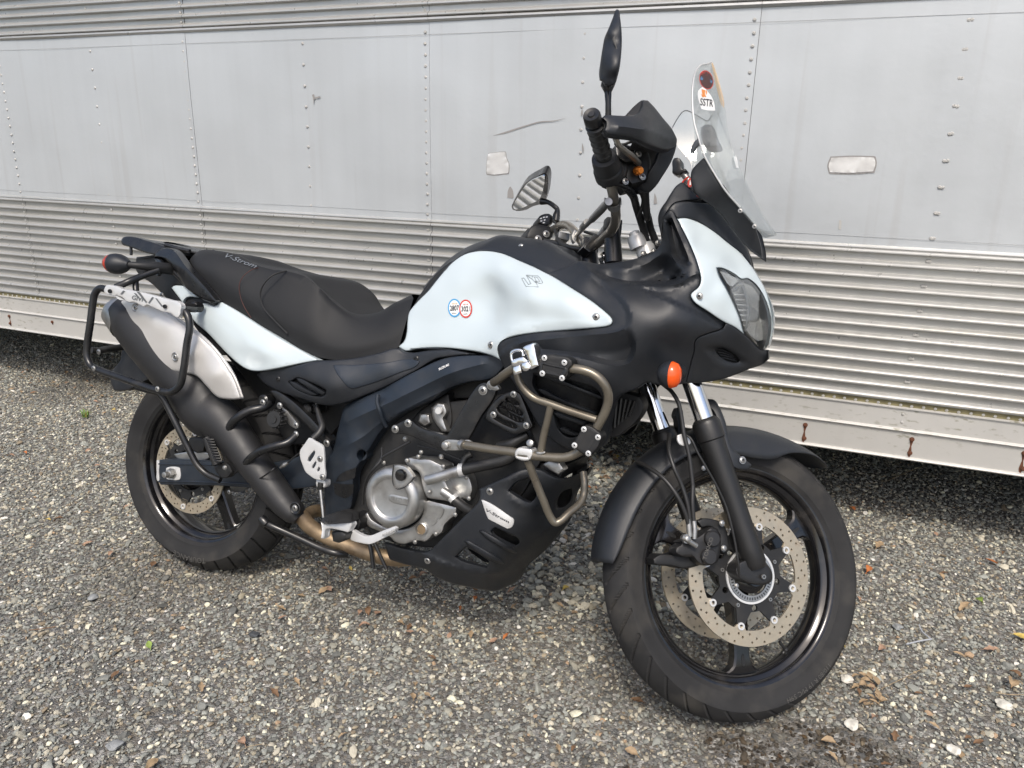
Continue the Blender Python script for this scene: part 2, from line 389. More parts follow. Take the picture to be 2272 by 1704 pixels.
# bolts: shared meshes, unit radius, axis +Z
def _bm(kind):
    if kind=='hex': prof=[(1.15,0),(1.15,.25),(.86,.25),(.88,.85),(.75,.95),(.3,.98)]
    elif kind=='socket': prof=[(1,0),(1,.6),(.88,.8),(.52,.8),(.46,.35),(.05,.33)]
    elif kind=='button': prof=[(1.28,0),(1.28,.08),(1.02,.10),(.98,.26),(.80,.40),(.50,.45),(.42,.15),(.05,.12)]
    elif kind=='rivet': prof=[(1,0),(.92,.28),(.7,.46),(.35,.56),(.05,.58)]
    else: prof=[(1,0),(1,.3),(.9,.4),(.1,.4)]
    return lathev((0,0,0),(0,0,1),prof,12 if kind!='hex' else 12)
BM={}
def bolt_mesh(kind,m):
    if (kind,m) not in BM:
        v,f=_bm(kind); me=BM[kind,m]=mesh_from('bolt_'+kind,v,f,m,35)
        if kind in('button','socket'):
            me.materials.append(M['satin_black'])
            for p in me.polygons:
                if math.hypot(p.center.x,p.center.y)<.34: p.material_index=1  # socket recess coloured black, its shade painted in
    return BM[kind,m]
def place(name,me,p,ax,r,parent):
    if name=='bolt' and parent is not None and parent.name!='trailer': r=r*.80
    o=bpy.data.objects.new(name,me); q=Vector(ax).to_track_quat('Z','Y')
    o.location=tuple(p); o.rotation_mode='QUATERNION'; o.rotation_quaternion=q; o.scale=(r,r,r); return link(o,parent)
def bolts(c,pts,r,kind='button',m='steel',fr='B',ax=(0,-1,0),Y=None,parent=None,lift=.0):
    for x,y,yy in parse(pts,c):
        if yy is None: yy=Y([[x,y]])[0] if callable(Y) else Y
        p=U(x,y,yy-lift,fr); a=np.array(ax,float)
        if fr=='S': p2=steer(p)[0]; a=steer(p+a)[0]-p2; p=p2
        place('bolt',bolt_mesh(kind,m),p,a,r,parent or BIKE)
def text(name,s,c,p0,p1,hv,Y,m,fr='B',parent=None,ext=.0004,fill=1.0,lift=.0006,italic=0,bold=.018):
    """lettering laid on a surface: p0,p1 = ends of the baseline, hv = vector of the letter height"""
    cu=bpy.data.curves.new(name,'FONT'); cu.body=s; cu.size=1; cu.shear=italic; cu.resolution_u=3; cu.offset=bold
    o=bpy.data.objects.new(name,cu); COL.objects.link(o); dg=bpy.context.evaluated_depsgraph_get(); me=o.evaluated_get(dg).to_mesh()
    V_=np.array([v.co[:] for v in me.vertices]); F_=[tuple(p.vertices) for p in me.polygons]; o.evaluated_get(dg).to_mesh_clear(); bpy.data.objects.remove(o)
    x0,x1=V_[:,0].min(),V_[:,0].max(); h=.70
    ox,oy,sc=CR[c]; p0=np.array([ox+p0[0]/sc,oy+p0[1]/sc]); p1=np.array([ox+p1[0]/sc,oy+p1[1]/sc]); hv=np.array(hv)/sc
    q=p0+((V_[:,0]-x0)/(x1-x0))[:,None]*(p1-p0)+(V_[:,1]/h)[:,None]*hv
    yf=yfun(Y,c); W_=np.array([U(a,b,y-lift,fr) for (a,b),y in zip(q,yf(q))])
    return add(name,W_,F_,m,parent,fr,None)
def decal(name,c,pts,Y,m,fr='B',parent=None,lift=.0005,smooth=True):
    p=np.array([q[:2] for q in parse(pts,c)]) if isinstance(pts,str) else np.array(pts)
    L=resample(bez(p,6,True),2.5) if smooth else p
    V2,F=region([L],[]); yf=yfun(Y,c); W_=np.array([U(a,b,y-lift,fr) for (a,b),y in zip(V2,yf(V2))])
    return add(name,W_,[tuple(f[::-1]) for f in F],m,parent,fr,None)
def ell(c,cx,cy,rx,ry,n=24,rot=0):
    ox,oy,sc=CR[c]; t=np.linspace(0,2*np.pi,n,endpoint=False); x=rx*np.cos(t);y=ry*np.sin(t); a=math.radians(rot)
    return np.stack([ox+(cx+x*math.cos(a)-y*math.sin(a))/sc,oy+(cy+x*math.sin(a)+y*math.cos(a))/sc],1)
def line(name,c,pts,yf,r,m,parent=None,fr='B',closed=False,lift=.0006,seg=6,n=3):
    p=np.array([q[:2] for q in parse(pts,c)]); L=bez(p,n,closed,cang=40) if n>1 else p
    if closed: L=np.vstack([L,L[:1]])
    yy=yf(L) if callable(yf) else np.full(len(L),yf)
    return tube(name,'s',[U(x,y,b-lift,fr) for (x,y),b in zip(L,yy)],r,m,fr,n=1,seg=seg,parent=parent)
# motorcycle root
BIKE=bpy.data.objects.new('motorcycle',None); COL.objects.link(BIKE)
BIKE.matrix_world=Matrix.Translation((BX,BY,0))@Matrix.Rotation(-PSI,4,'Z')@Matrix.Rotation(-LEAN,4,'X')
BIKE['label']='white and black adventure motorcycle leaning on its stand on gravel beside the trailer'; BIKE['category']='motorcycle'
# ------------------------------------------------------------------ setting: ground, gravel
def tagk(o,k): o['kind']=k; return o
def ground_mat():
    m=bpy.data.materials.new('gravel_ground'); m.use_nodes=True; n=m.node_tree.nodes; l=m.node_tree.links; b=n['Principled BSDF']; b.inputs['Roughness'].default_value=.9
    tc=n.new('ShaderNodeTexCoord'); v=n.new('ShaderNodeTexVoronoi'); v.inputs['Scale'].default_value=110; l.new(tc.outputs['Object'],v.inputs['Vector'])
    v2=n.new('ShaderNodeTexVoronoi'); v2.inputs['Scale'].default_value=260; l.new(tc.outputs['Object'],v2.inputs['Vector'])
    sp=n.new('ShaderNodeSeparateColor'); l.new(v.outputs['Color'],sp.inputs[0])
    r=n.new('ShaderNodeValToRGB'); l.new(sp.outputs[0],r.inputs[0]); e=r.color_ramp.elements; r.color_ramp.interpolation='CONSTANT'
    e[0].color=(.12,.11,.095,1); e[1].position=.25; e[1].color=(.18,.17,.15,1)
    for p_,c_ in ((.45,(.11,.11,.105,1)),(.6,(.22,.215,.20,1)),(.75,(.17,.15,.12,1)),(.88,(.36,.35,.32,1))): q=e.new(p_); q.color=c_
    l.new(r.outputs[0],b.inputs['Base Color'])
    bp=n.new('ShaderNodeBump'); bp.inputs['Distance'].default_value=.004; bp.invert=True; ad=n.new('ShaderNodeMath'); ad.operation='ADD'; l.new(v.outputs['Distance'],ad.inputs[0]); l.new(v2.outputs['Distance'],ad.inputs[1]); l.new(ad.outputs[0],bp.inputs['Height']); l.new(bp.outputs[0],b.inputs['Normal'])
    M['ground']=m
ground_mat()
def height(x,y): return .006*np.sin(x*1.9+.6*y)*np.cos(y*1.4-.4*x)+.003*np.sin(x*6.1+2)*np.sin(y*5.3)
xs=np.r_[-250,-60,-20,np.linspace(-6,4,101),20,60,250]; ys=np.r_[-250,-60,-15,np.linspace(-1,9,101),20,60,250]
XX,YY=np.meshgrid(xs,ys); ZZ=np.where((np.abs(XX)<7)&(YY>-2)&(YY<10),height(XX,YY),0)-.006
nn=len(xs); F_=[(j*nn+i,j*nn+i+1,(j+1)*nn+i+1,(j+1)*nn+i) for j in range(len(ys)-1) for i in range(nn-1)]
tagk(link(bpy.data.objects.new('ground',mesh_from('ground',np.stack([XX.ravel(),YY.ravel(),ZZ.ravel()],1),F_,'ground'))),'structure')
def stone_mat():
    m=bpy.data.materials.new('stones'); m.use_nodes=True; n=m.node_tree.nodes; l=m.node_tree.links; b=n['Principled BSDF']; b.inputs['Roughness'].default_value=.78; b.inputs['Specular IOR Level'].default_value=.35
    a=n.new('ShaderNodeAttribute'); a.attribute_type='INSTANCER'; a.attribute_name='col'
    r=n.new('ShaderNodeValToRGB'); l.new(a.outputs['Fac'],r.inputs[0]); e=r.color_ramp.elements; r.color_ramp.interpolation='CONSTANT'
    pal=[(0, (0.188, 0.192, 0.174)), (0.18, (0.243, 0.249, 0.222)), (0.36, (0.308, 0.314, 0.279)), (0.5, (0.122, 0.124, 0.114)), (0.6, (0.278, 0.267, 0.218)), (0.72, (0.426, 0.393, 0.311)), (0.8, (0.29, 0.261, 0.193)), (0.83, (0.527, 0.488, 0.385)), (0.875, (0.35, 0.297, 0.211)), (0.905, (0.218, 0.176, 0.121)), (0.935, (0.644, 0.619, 0.476)), (0.972, (0.655, 0.63, 0.567)), (0.992, (0.371, 0.262, 0.168))]
    e[0].color=(*pal[0][1],1); e[1].position=pal[1][0]; e[1].color=(*pal[1][1],1)
    for p_,c_ in pal[2:]: q=e.new(p_); q.color=(*c_,1)
    tc=n.new('ShaderNodeTexCoord'); t=n.new('ShaderNodeTexNoise'); t.inputs['Scale'].default_value=2.5; t.inputs['Detail'].default_value=5; l.new(tc.outputs['Object'],t.inputs[0])
    mr=n.new('ShaderNodeMapRange'); mr.inputs[3].default_value=.72; mr.inputs[4].default_value=1.28; l.new(t.outputs[0],mr.inputs[0])
    sc=n.new('ShaderNodeVectorMath'); sc.operation='SCALE'; l.new(r.outputs[0],sc.inputs[0]); l.new(mr.outputs[0],sc.inputs['Scale'])
    a2=n.new('ShaderNodeAttribute'); a2.attribute_type='INSTANCER'; a2.attribute_name='wet_shade'   # damp, earthy patches of the yard, with contact shade painted at the front tyre
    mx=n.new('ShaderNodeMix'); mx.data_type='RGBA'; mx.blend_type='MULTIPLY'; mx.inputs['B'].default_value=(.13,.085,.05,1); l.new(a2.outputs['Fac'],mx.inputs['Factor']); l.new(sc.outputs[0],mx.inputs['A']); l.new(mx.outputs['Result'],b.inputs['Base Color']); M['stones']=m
stone_mat()
def gravel(name,N,xr,yr,smin,smax,pw,zoff,seed):
    r=np.random.default_rng(seed)
    x=r.uniform(*xr,N); y=r.uniform(*yr,N)
    # keep what the place shows: in front of and under the trailer
    k=(y<5.9)&(y>1.15)&(np.abs(x-.0)<y*.98+.7); x,y=x[k],y[k]; N=len(x)
    s=smin+(smax-smin)*r.random(N)**pw
    z=height(x,y)+zoff+s*.15*r.random(N)
    me=bpy.data.meshes.new(name); me.vertices.add(N); me.vertices.foreach_set('co',np.stack([x,y,z],1).astype(np.float32).ravel())
    def at(nm,ty,d):
        a=me.attributes.new(nm,ty,'POINT'); a.data.foreach_set('vector' if ty=='FLOAT_VECTOR' else 'value',d.astype(np.float32).ravel())
    at('sc','FLOAT_VECTOR',np.stack([s*r.uniform(.8,1.5,N),s*r.uniform(.6,1.1,N),s*r.uniform(.4,.75,N)],1)/2)
    at('rt','FLOAT_VECTOR',np.stack([r.normal(0,.35,N),r.normal(0,.35,N),r.uniform(0,6.28,N)],1))
    at('col','FLOAT',r.random(N))
    f=np.sin(x*2.1+1.3*y+.5)+np.sin(-x*1.3+2.7*y)+.8*np.sin(x*5.1-y*3.3+1); wet_shade=np.clip((f-1.1)*.4,0,.38)
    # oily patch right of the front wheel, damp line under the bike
    for cx,cy,rx,ry,a in ((.675,1.485,.035,.012,.9),(.71,1.465,.045,.016,1),(.75,1.432,.05,.02,1),(.785,1.40,.04,.02,1),(.54,1.42,.05,.03,.9),(.57,1.385,.06,.03,.9),(.50,1.45,.03,.015,.8),(.25,1.33,.05,.02,.8),(-1.0,1.86,.05,.015,.75),(-.97,1.81,.04,.012,.7),(-.9,1.95,.05,.02,.5),(.05,2.45,.5,.22,.35),(.4,1.62,.25,.1,.5)):  # patches at the front tyre: damp earth plus painted contact shadow
        q=2.1 if a>=.8 and rx<.1 else 1; d=((x-cx+.35*(y-cy))/(rx*q))**2+((y-cy)/(ry*q))**2; d=d*(.7+.6*np.sin(x*90+1)*np.sin(y*110)**2+.3); wet_shade=np.maximum(wet_shade,np.clip(1.7*a*np.exp(-d),0,1)*(r.random(N)*.25+.75) if q>1 else a*np.exp(-d)*(r.random(N)*.5+.5))
    at('wet_shade','FLOAT',np.clip(wet_shade,0,1))
    o=tagk(link(bpy.data.objects.new(name,me)),'stuff')
    g=bpy.data.node_groups.new(name,'GeometryNodeTree'); g.interface.new_socket('Geometry',in_out='INPUT',socket_type='NodeSocketGeometry'); g.interface.new_socket('Geometry',in_out='OUTPUT',socket_type='NodeSocketGeometry')
    N_=g.nodes; Lk=g.links; gi=N_.new('NodeGroupInput'); go=N_.new('NodeGroupOutput'); jn=N_.new('GeometryNodeGeometryToInstance')
    for i in range(6):
        ic=N_.new('GeometryNodeMeshIcoSphere'); ic.inputs['Radius'].default_value=1; ic.inputs['Subdivisions'].default_value=2 if smax<.05 else 3
        sp=N_.new('GeometryNodeSetPosition'); ns=N_.new('ShaderNodeTexNoise'); ns.noise_dimensions='4D'; ns.inputs['W'].default_value=i*7.3+seed; ns.inputs['Scale'].default_value=.9; ns.inputs['Detail'].default_value=2.5
        sb=N_.new('ShaderNodeVectorMath'); sb.operation='SUBTRACT'; sb.inputs[1].default_value=(.5,.5,.5); Lk.new(ns.outputs['Color'],sb.inputs[0])
        sc=N_.new('ShaderNodeVectorMath'); sc.operation='SCALE'; sc.inputs['Scale'].default_value=1.7; Lk.new(sb.outputs[0],sc.inputs[0])
        Lk.new(ic.outputs[0],sp.inputs[0]); Lk.new(sc.outputs[0],sp.inputs['Offset'])
        sm=N_.new('GeometryNodeSetMaterial'); sm.inputs['Material'].default_value=M['stones']; Lk.new(sp.outputs[0],sm.inputs[0]); Lk.new(sm.outputs[0],jn.inputs[0])
    ip=N_.new('GeometryNodeInstanceOnPoints'); Lk.new(gi.outputs[0],ip.inputs['Points']); Lk.new(jn.outputs[0],ip.inputs['Instance']); ip.inputs['Pick Instance'].default_value=True
    for nm,sk in (('sc','Scale'),('rt','Rotation')):
        na=N_.new('GeometryNodeInputNamedAttribute'); na.data_type='FLOAT_VECTOR'; na.inputs[0].default_value=nm; Lk.new(na.outputs[0],ip.inputs[sk])
    Lk.new(ip.outputs[0],go.inputs[0]); md=o.modifiers.new('stones','NODES'); md.node_group=g
    return o
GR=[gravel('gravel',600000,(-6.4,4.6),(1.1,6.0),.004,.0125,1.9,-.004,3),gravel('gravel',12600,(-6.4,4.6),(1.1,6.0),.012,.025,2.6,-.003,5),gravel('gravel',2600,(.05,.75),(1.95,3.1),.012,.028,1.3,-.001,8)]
# ------------------------------------------------------------------ trailer
TA=math.radians(-21.918); TD=2.69846; td=np.array([math.cos(TA),math.sin(TA),0]); tn=np.array([-td[1],td[0],0])
TR=bpy.data.objects.new('trailer',None); COL.objects.link(TR); TR.location=tuple(tn*TD); TR.rotation_euler=(0,0,TA)
TR['label']='silver riveted trailer side with ribbed and smooth metal sheets behind the motorcycle'; TR['category']='trailer'
def TW(c,x,y,dep=0):
    ox,oy,s=CR[c]; r=rayw(ox+x/s,oy+y/s); P=O+(TD+dep)/(r@tn)*r; return P@td,P[2]
def trailer_mats():
    for name,col,rough,metal in (('trailer_sheet',(.515,.540,.552),.40,.28),('trailer_ribbed',(.50,.497,.475),.33,.5),('trailer_rail',(.53,.52,.49),.45,.25)):
        mat(name,col,rough,metal,rv=.06); m=M[name]; n=m.node_tree.nodes; l=m.node_tree.links; b=n['Principled BSDF']; tc=n.new('ShaderNodeTexCoord')
        def ns(sc,mp,lo,hi,a,bb,d=6):
            q=n.new('ShaderNodeMapping'); q.inputs['Scale'].default_value=mp; l.new(tc.outputs['Object'],q.inputs[0]); t=n.new('ShaderNodeTexNoise'); t.inputs['Scale'].default_value=sc; t.inputs['Detail'].default_value=d; l.new(q.outputs[0],t.inputs[0])
            r=n.new('ShaderNodeMapRange'); r.inputs[1].default_value=lo; r.inputs[2].default_value=hi; r.inputs[3].default_value=a; r.inputs[4].default_value=bb; l.new(t.outputs[0],r.inputs[0]); return r.outputs[0]
        k=ns(1.3,(1,1,1),.3,.7,.93,1.06); s1=ns(7,(2.2,1,.12),.3,.75,1.015,.965)
        mu=n.new('ShaderNodeMath'); mu.operation='MULTIPLY'; l.new(k,mu.inputs[0]); l.new(s1,mu.inputs[1])
        v=n.new('ShaderNodeVectorMath'); v.operation='SCALE'; v.inputs[0].default_value=col; l.new(mu.outputs[0],v.inputs['Scale'])
        mx=n.new('ShaderNodeMix'); mx.data_type='RGBA'; l.new(v.outputs[0],mx.inputs['A'])
        if name=='trailer_sheet': mx.inputs['B'].default_value=(.30,.27,.24,1); f=ns(6,(3.2,1,.10),.58,.80,0,.28)
        elif name=='trailer_ribbed': mx.inputs['B'].default_value=(.22,.19,.11,1); f=ns(5,(.25,1,9),.52,.70,0,.30,9)
        else: mx.inputs['B'].default_value=(.20,.19,.12,1); f=ns(60,(.6,1,1.4),.58,.72,0,.8,9); f2=ns(2.2,(1,1,2.5),.45,.62,0,1); mm=n.new('ShaderNodeMath'); mm.operation='MULTIPLY'; l.new(f,mm.inputs[0]); l.new(f2,mm.inputs[1]); f=mm.outputs[0]
        l.new(f,mx.inputs['Factor']); l.new(mx.outputs['Result'],b.inputs['Base Color'])
        tt=n.new('ShaderNodeTexNoise'); tt.inputs['Scale'].default_value=3.2; tt.inputs['Detail'].default_value=1; l.new(tc.outputs['Object'],tt.inputs[0]); bp=n.new('ShaderNodeBump'); bp.inputs['Strength'].default_value=.55; bp.inputs['Distance'].default_value=.012; l.new(tt.outputs[0],bp.inputs['Height'])
        t3=n.new('ShaderNodeTexNoise'); t3.inputs['Scale'].default_value=60; t3.inputs['Detail'].default_value=4; l.new(tc.outputs['Object'],t3.inputs[0]); b3=n.new('ShaderNodeBump'); b3.inputs['Strength'].default_value=.15; b3.inputs['Distance'].default_value=.002; l.new(t3.outputs[0],b3.inputs['Height']); l.new(bp.outputs[0],b3.inputs['Normal']); l.new(b3.outputs[0],b.inputs['Normal'])
trailer_mats()
mat('dirt_strip',(.20,.175,.09),.75,bump=1,bs=120,var=.35,vs_=30); mat('sheet_line',(.34,.355,.36),.6); mat('seam_dark',(.10,.10,.10),.8); mat('foil',(.74,.73,.71),.34,metal=.5,bump=.4,bs=30,var=.1); mat('scratch_shade',(.27,.26,.25),.8); mat('underbody',(.03,.03,.03),.9)
SEAM=[-4.76,-3.645,-2.546,-1.427,-.288,.83,1.95,3.07]; ZB,ZT=.977,1.682
def tmesh(name,V_,F_,m,parent=TR,sharp=40): return link(bpy.data.objects.new(name,mesh_from(name,V_,F_,m,sharp)),parent)
def extrude(name,prof,s0,s1,m,ns=2,parent=TR,wob=0,closed=False):
    ss=np.linspace(s0,s1,ns); k=len(prof); V_=[];F_=[]
    for i,s in enumerate(ss):
        for (y,z) in prof: V_.append((s,y+wob*math.sin(s*3.1+z*5)+wob*.6*math.sin(s*7.7+z*9),z))
    for i in range(ns-1):
        for j in range(k-1+(1 if closed else 0)): a,b=i*k+j,i*k+(j+1)%k; F_.append((a,a+k,b+k,b))
    return tmesh(name,V_,F_,m,parent,30)
def ribprof(z0,z1,pit,first):
    """ribs: rounded nose standing proud with a sharp shadowed underside"""
    pr=[(0,z1)]; z=first
    while z-.012>z0:
        pr+=[(0,z+.012),(-.004,z+.0095),(-.0105,z+.0058),(-.0140,z+.0018),(-.0143,z-.002),(-.0125,z-.0048),(-.005,z-.0058),(.0008,z-.0060)]
        z-=pit
    pr.append((0,z0)); return pr
panels={}
BAYS=[(i,SEAM[i],SEAM[i+1]) for i in range(7)]+[(7,-5.87,-4.76),(8,-6.98,-5.87),(9,-8.10,-6.98),(10,3.07,4.19)]
for i,a,b in BAYS:
    a,b=a+.0008,b-.0008
    # smooth sheet with slight waves
    nx,nz=29,15; V_=[];F_=[]
    for zz in np.linspace(ZB,ZT,nz):
        for s in np.linspace(a,b,nx):
            V_.append((s,-.0035-.0022*math.sin(s*5.3+zz*2)*math.sin(zz*7+s)-(.001 if i%2 else 0),zz))
    F_=[(j*nx+k,j*nx+k+1,(j+1)*nx+k+1,(j+1)*nx+k) for j in range(nz-1) for k in range(nx-1)]
    n0=len(V_); edge=[k for k in range(nx)]+[j*nx+nx-1 for j in range(1,nz)]+[(nz-1)*nx+k for k in range(nx-2,-1,-1)]+[j*nx for j in range(nz-2,0,-1)]
    V_+=[(V_[e][0],.004,V_[e][2]) for e in edge]; F_+=[(edge[q],n0+q,n0+(q+1)%len(edge),edge[(q+1)%len(edge)]) for q in range(len(edge))]
    sp=tmesh('smooth_panel',V_,F_,'trailer_sheet')
    lo=extrude('ribbed_panel',ribprof(.488,ZB,.0386,.966),a,b,'trailer_ribbed',12,wob=.0006)
    hi=extrude('ribbed_panel',ribprof(ZT,2.62,.036,2.60),a,b,'trailer_ribbed',12,wob=.0006)
    panels[i]=(sp,lo,hi)
    # trim bead where the ribbed sheet meets the smooth one
    extrude('trim_bead',[(0,ZB-.004),(-.008,ZB-.003),(-.012,ZB+.001),(-.011,ZB+.005),(-.006,ZB+.008),(0,ZB+.009)],a,b,'trailer_ribbed')
    extrude('trim_bead',[(.002,ZT-.006),(-.008,ZT-.005),(-.013,ZT+.002),(-.012,ZT+.008),(-.006,ZT+.012),(0,ZT+.013)],a,b,'trailer_ribbed')
    for zz in (ZB+.033,ZT-.047): extrude('fold_line',[(-.0062,zz+.0007),(-.0066,zz),(-.0062,zz-.0007)],a,b,'sheet_line',8)
    # seam: lapped edge strip, just proud
    extrude('seam_strip',[(.0,2.6),(-.0005,2.6),(-.0005,.49),(.0,.49)],a-.0022,a-.0002,'seam_dark')
extrude('rivet_strip',[(0,.492),(-.0012,.490),(-.0012,.472),(0,.470)],-8.1,4.19,'dirt_strip')
extrude('side_rail',[(.01,.476),(-.004,.476),(-.0095,.474),(-.0095,.4705),(-.004,.469),(-.004,.404),(-.009,.402),(-.0135,.398),(-.009,.3935),(-.004,.392),(-.004,.309),(-.011,.307),(-.013,.303),(-.011,.2995),(.03,.2985)],-8.1,4.19,'trailer_rail',90,wob=.0005)
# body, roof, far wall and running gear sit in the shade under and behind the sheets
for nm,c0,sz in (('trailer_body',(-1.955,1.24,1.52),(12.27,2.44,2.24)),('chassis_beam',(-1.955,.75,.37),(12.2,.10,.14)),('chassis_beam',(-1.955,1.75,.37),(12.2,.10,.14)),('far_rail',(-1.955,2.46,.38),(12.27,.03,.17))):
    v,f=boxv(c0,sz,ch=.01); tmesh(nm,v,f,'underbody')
# rivets: pitch .037 on the seams, .0745 on the posts between
riv=[]
for i in range(1,7):
    s=SEAM[i]-.017
    for z in np.arange(.515,1.96,.0376): riv.append((s,z,i-1))
    s=(SEAM[i]+SEAM[i+1])/2 if i<6 else 2.5
    for z in np.arange(.560,1.96,.0757): riv.append(((SEAM[i-1]+SEAM[i])/2+.012 if i!=6 else .276,z,i-1 if i!=6 else 4))
riv=[r for r in riv if -4<r[0]<1.2]
extra=[(s,.481,-1) for s in np.arange(-3.95,1.2,.0335)]+[(.283,z,-1) for z in (.452,.424)]+[(-1.99,z,-1) for z in (.445,.425)]+[(-3.1,.44,-1)]
tc_=np.array(TR.location)
def camd(r):
    p=td*r[0]+tn*TD+np.array([0,0,r[1]]); return np.linalg.norm(p-O)
allr=sorted(riv+extra,key=camd); V_=[];F_=[]
rv0,rf0=_bm('rivet')
rm=bolt_mesh('rivet','trailer_rail'); cnt=0
def ribout(z): return -.004
for s,z,i in allr:
    r=.0058 if i>=0 else .0050
    y=-.0035 if (ZB<z<ZT) else (-.001 if i>=0 else (-.001 if z>.47 else -.004))
    s+=random.uniform(-.0012,.0012); z+=random.uniform(-.001,.001)
    if i>=0 and not(ZB+.01<z<ZT-.012):   # keep rivets on the flats between ribs
        pit,f0=(.0386,.966) if z<ZB+.011 else (.036,2.60); k=round((f0-.020-z)/pit); z=f0-.020-k*pit
        if z>ZT-.013 and z<ZT+.02: continue
    if cnt<285:
        place('rivet',rm,(s,y,z),(0,-1,0),r,panels[i][0 if ZB<z<ZT else (1 if z<ZB else 2)] if i>=0 else TR); cnt+=1
    else:
        k=len(V_); V_+=[(s+v[0]*r,y-v[2]*r,z+v[1]*r) for v in rv0]; F_+=[tuple(k+q for q in f) for f in rf0]
tagk(tmesh('rivet',V_,F_,'trailer_rail'),'stuff')
# rusty bolts on the rail with their stains
hx=bolt_mesh('hex','rust'); 
prs=[[TW('R',517,1222),TW('R',510,1303)],[TW('R',1170,1310),TW('R',1157,1393)],[TW('R',1858,1395),TW('R',1850,1490)],[TW('L',52,1615),TW('L',57,1652)],[TW('L',272,1645)]]
base=prs[0][0]
for q in [(-.9,),(-1.55,),(-2.2,)]: prs.append([(q[0],.37),(q[0]+.002,.335)])
for pr in prs:
    for s,z in pr: place('bolt',hx,(s,-.004,z),(0,-1,0),.0068,TR)
    s,z=pr[0]; z1=pr[-1][1]
    L=[(s-.006,z),(s-.002,(z+z1)/2),(s-.006,z1),(s-.004,z1-.011),(s+.001,z1-.016),(s+.004,z1-.010),(s+.006,z1),(s+.002,(z+z1)/2),(s+.006,z),(s,z+.007)]
    n=len(L); tmesh('rust_stain',[(a,-.0046,b) for a,b in L]+[(s,-.0046,(z+z1)/2-.004)],[(i,(i+1)%n,n) for i in range(n)],'rust',sharp=None)
# torn foil patches, scratches and scuffs on the smooth sheets
def tpoly(name,c,pts,m,dep=-.0062,t=.001,bumpy=0,i=None):
    L=resample(bez(np.array([q[:2] for q in parse(pts,c)]),4,True),4); lo,hi=L.min(0),L.max(0); ex=[]
    if bumpy:
        X,Y_=np.meshgrid(np.arange(lo[0],hi[0],9),np.arange(lo[1],hi[1],9)); X=np.stack([X.ravel(),Y_.ravel()],1); X=X[inside(X,L)]; ex=list(X[bdist(X,[L])>4])
    V2,F=region([L],ex); W_=[]
    for x,y in V2:
        s,z=TW('s',x,y); W_.append((s,dep-(bumpy*random.random() if bumpy else 0),z))
    n=len(W_); fr_=[tuple(f[::-1]) for f in F]
    return tmesh(name,W_,fr_,m,sharp=None if not bumpy else 60)
tpoly('patch_shadow','F','-2,1122 40,1116 80,1116 85,1160 104,1205 103,1282 60,1286 0,1293 -64,1288 -66,1240 -61,1180 -53,1127','scratch_shade',dep=-.0058)  # dark outline painted under each foil patch as its shadow
tpoly('patch_shadow','Z','1794,338 1840,336 1891,337 1894,352 1889,373 1840,377 1791,376 1787,358','scratch_shade',dep=-.0058)
tpoly('torn_patch','F','0,1125 40,1120 78,1120 82,1160 100,1205 98,1275 60,1278 0,1285 -60,1280 -62,1240 -58,1180 -50,1130','foil',bumpy=.0018)
tpoly('torn_patch','Z','1796,341 1840,339 1888,340 1891,352 1886,370 1840,373 1793,372 1790,358','foil',bumpy=.0018)
tpoly('scuff','F','1165,1500 1172,1420 1185,1450 1190,1498','scratch_shade',bumpy=0); tpoly('scuff','Z','1811,495 1813,474 1818,476 1817,496','trailer_rail')
tpoly('sheet_tear','F','-20,1000 60,975 150,945 250,915 330,893 430,888 530,866 430,894 330,903 250,925 150,958 70,985','scratch_shade'); 
tpoly('scuff','F','90,1455 95,1400 110,1368 130,1400 135,1460','scratch_shade'); tpoly('scuff','F','640,1050 650,1090 648,1130 638,1095','scratch_shade'); tpoly('scuff','F','630,840 640,800 645,830 636,860','scratch_shade')
tpoly('scuff','L','1600,485 1612,480 1612,500 1640,490 1642,500 1612,505 1608,540 1604,500','scratch_shade')
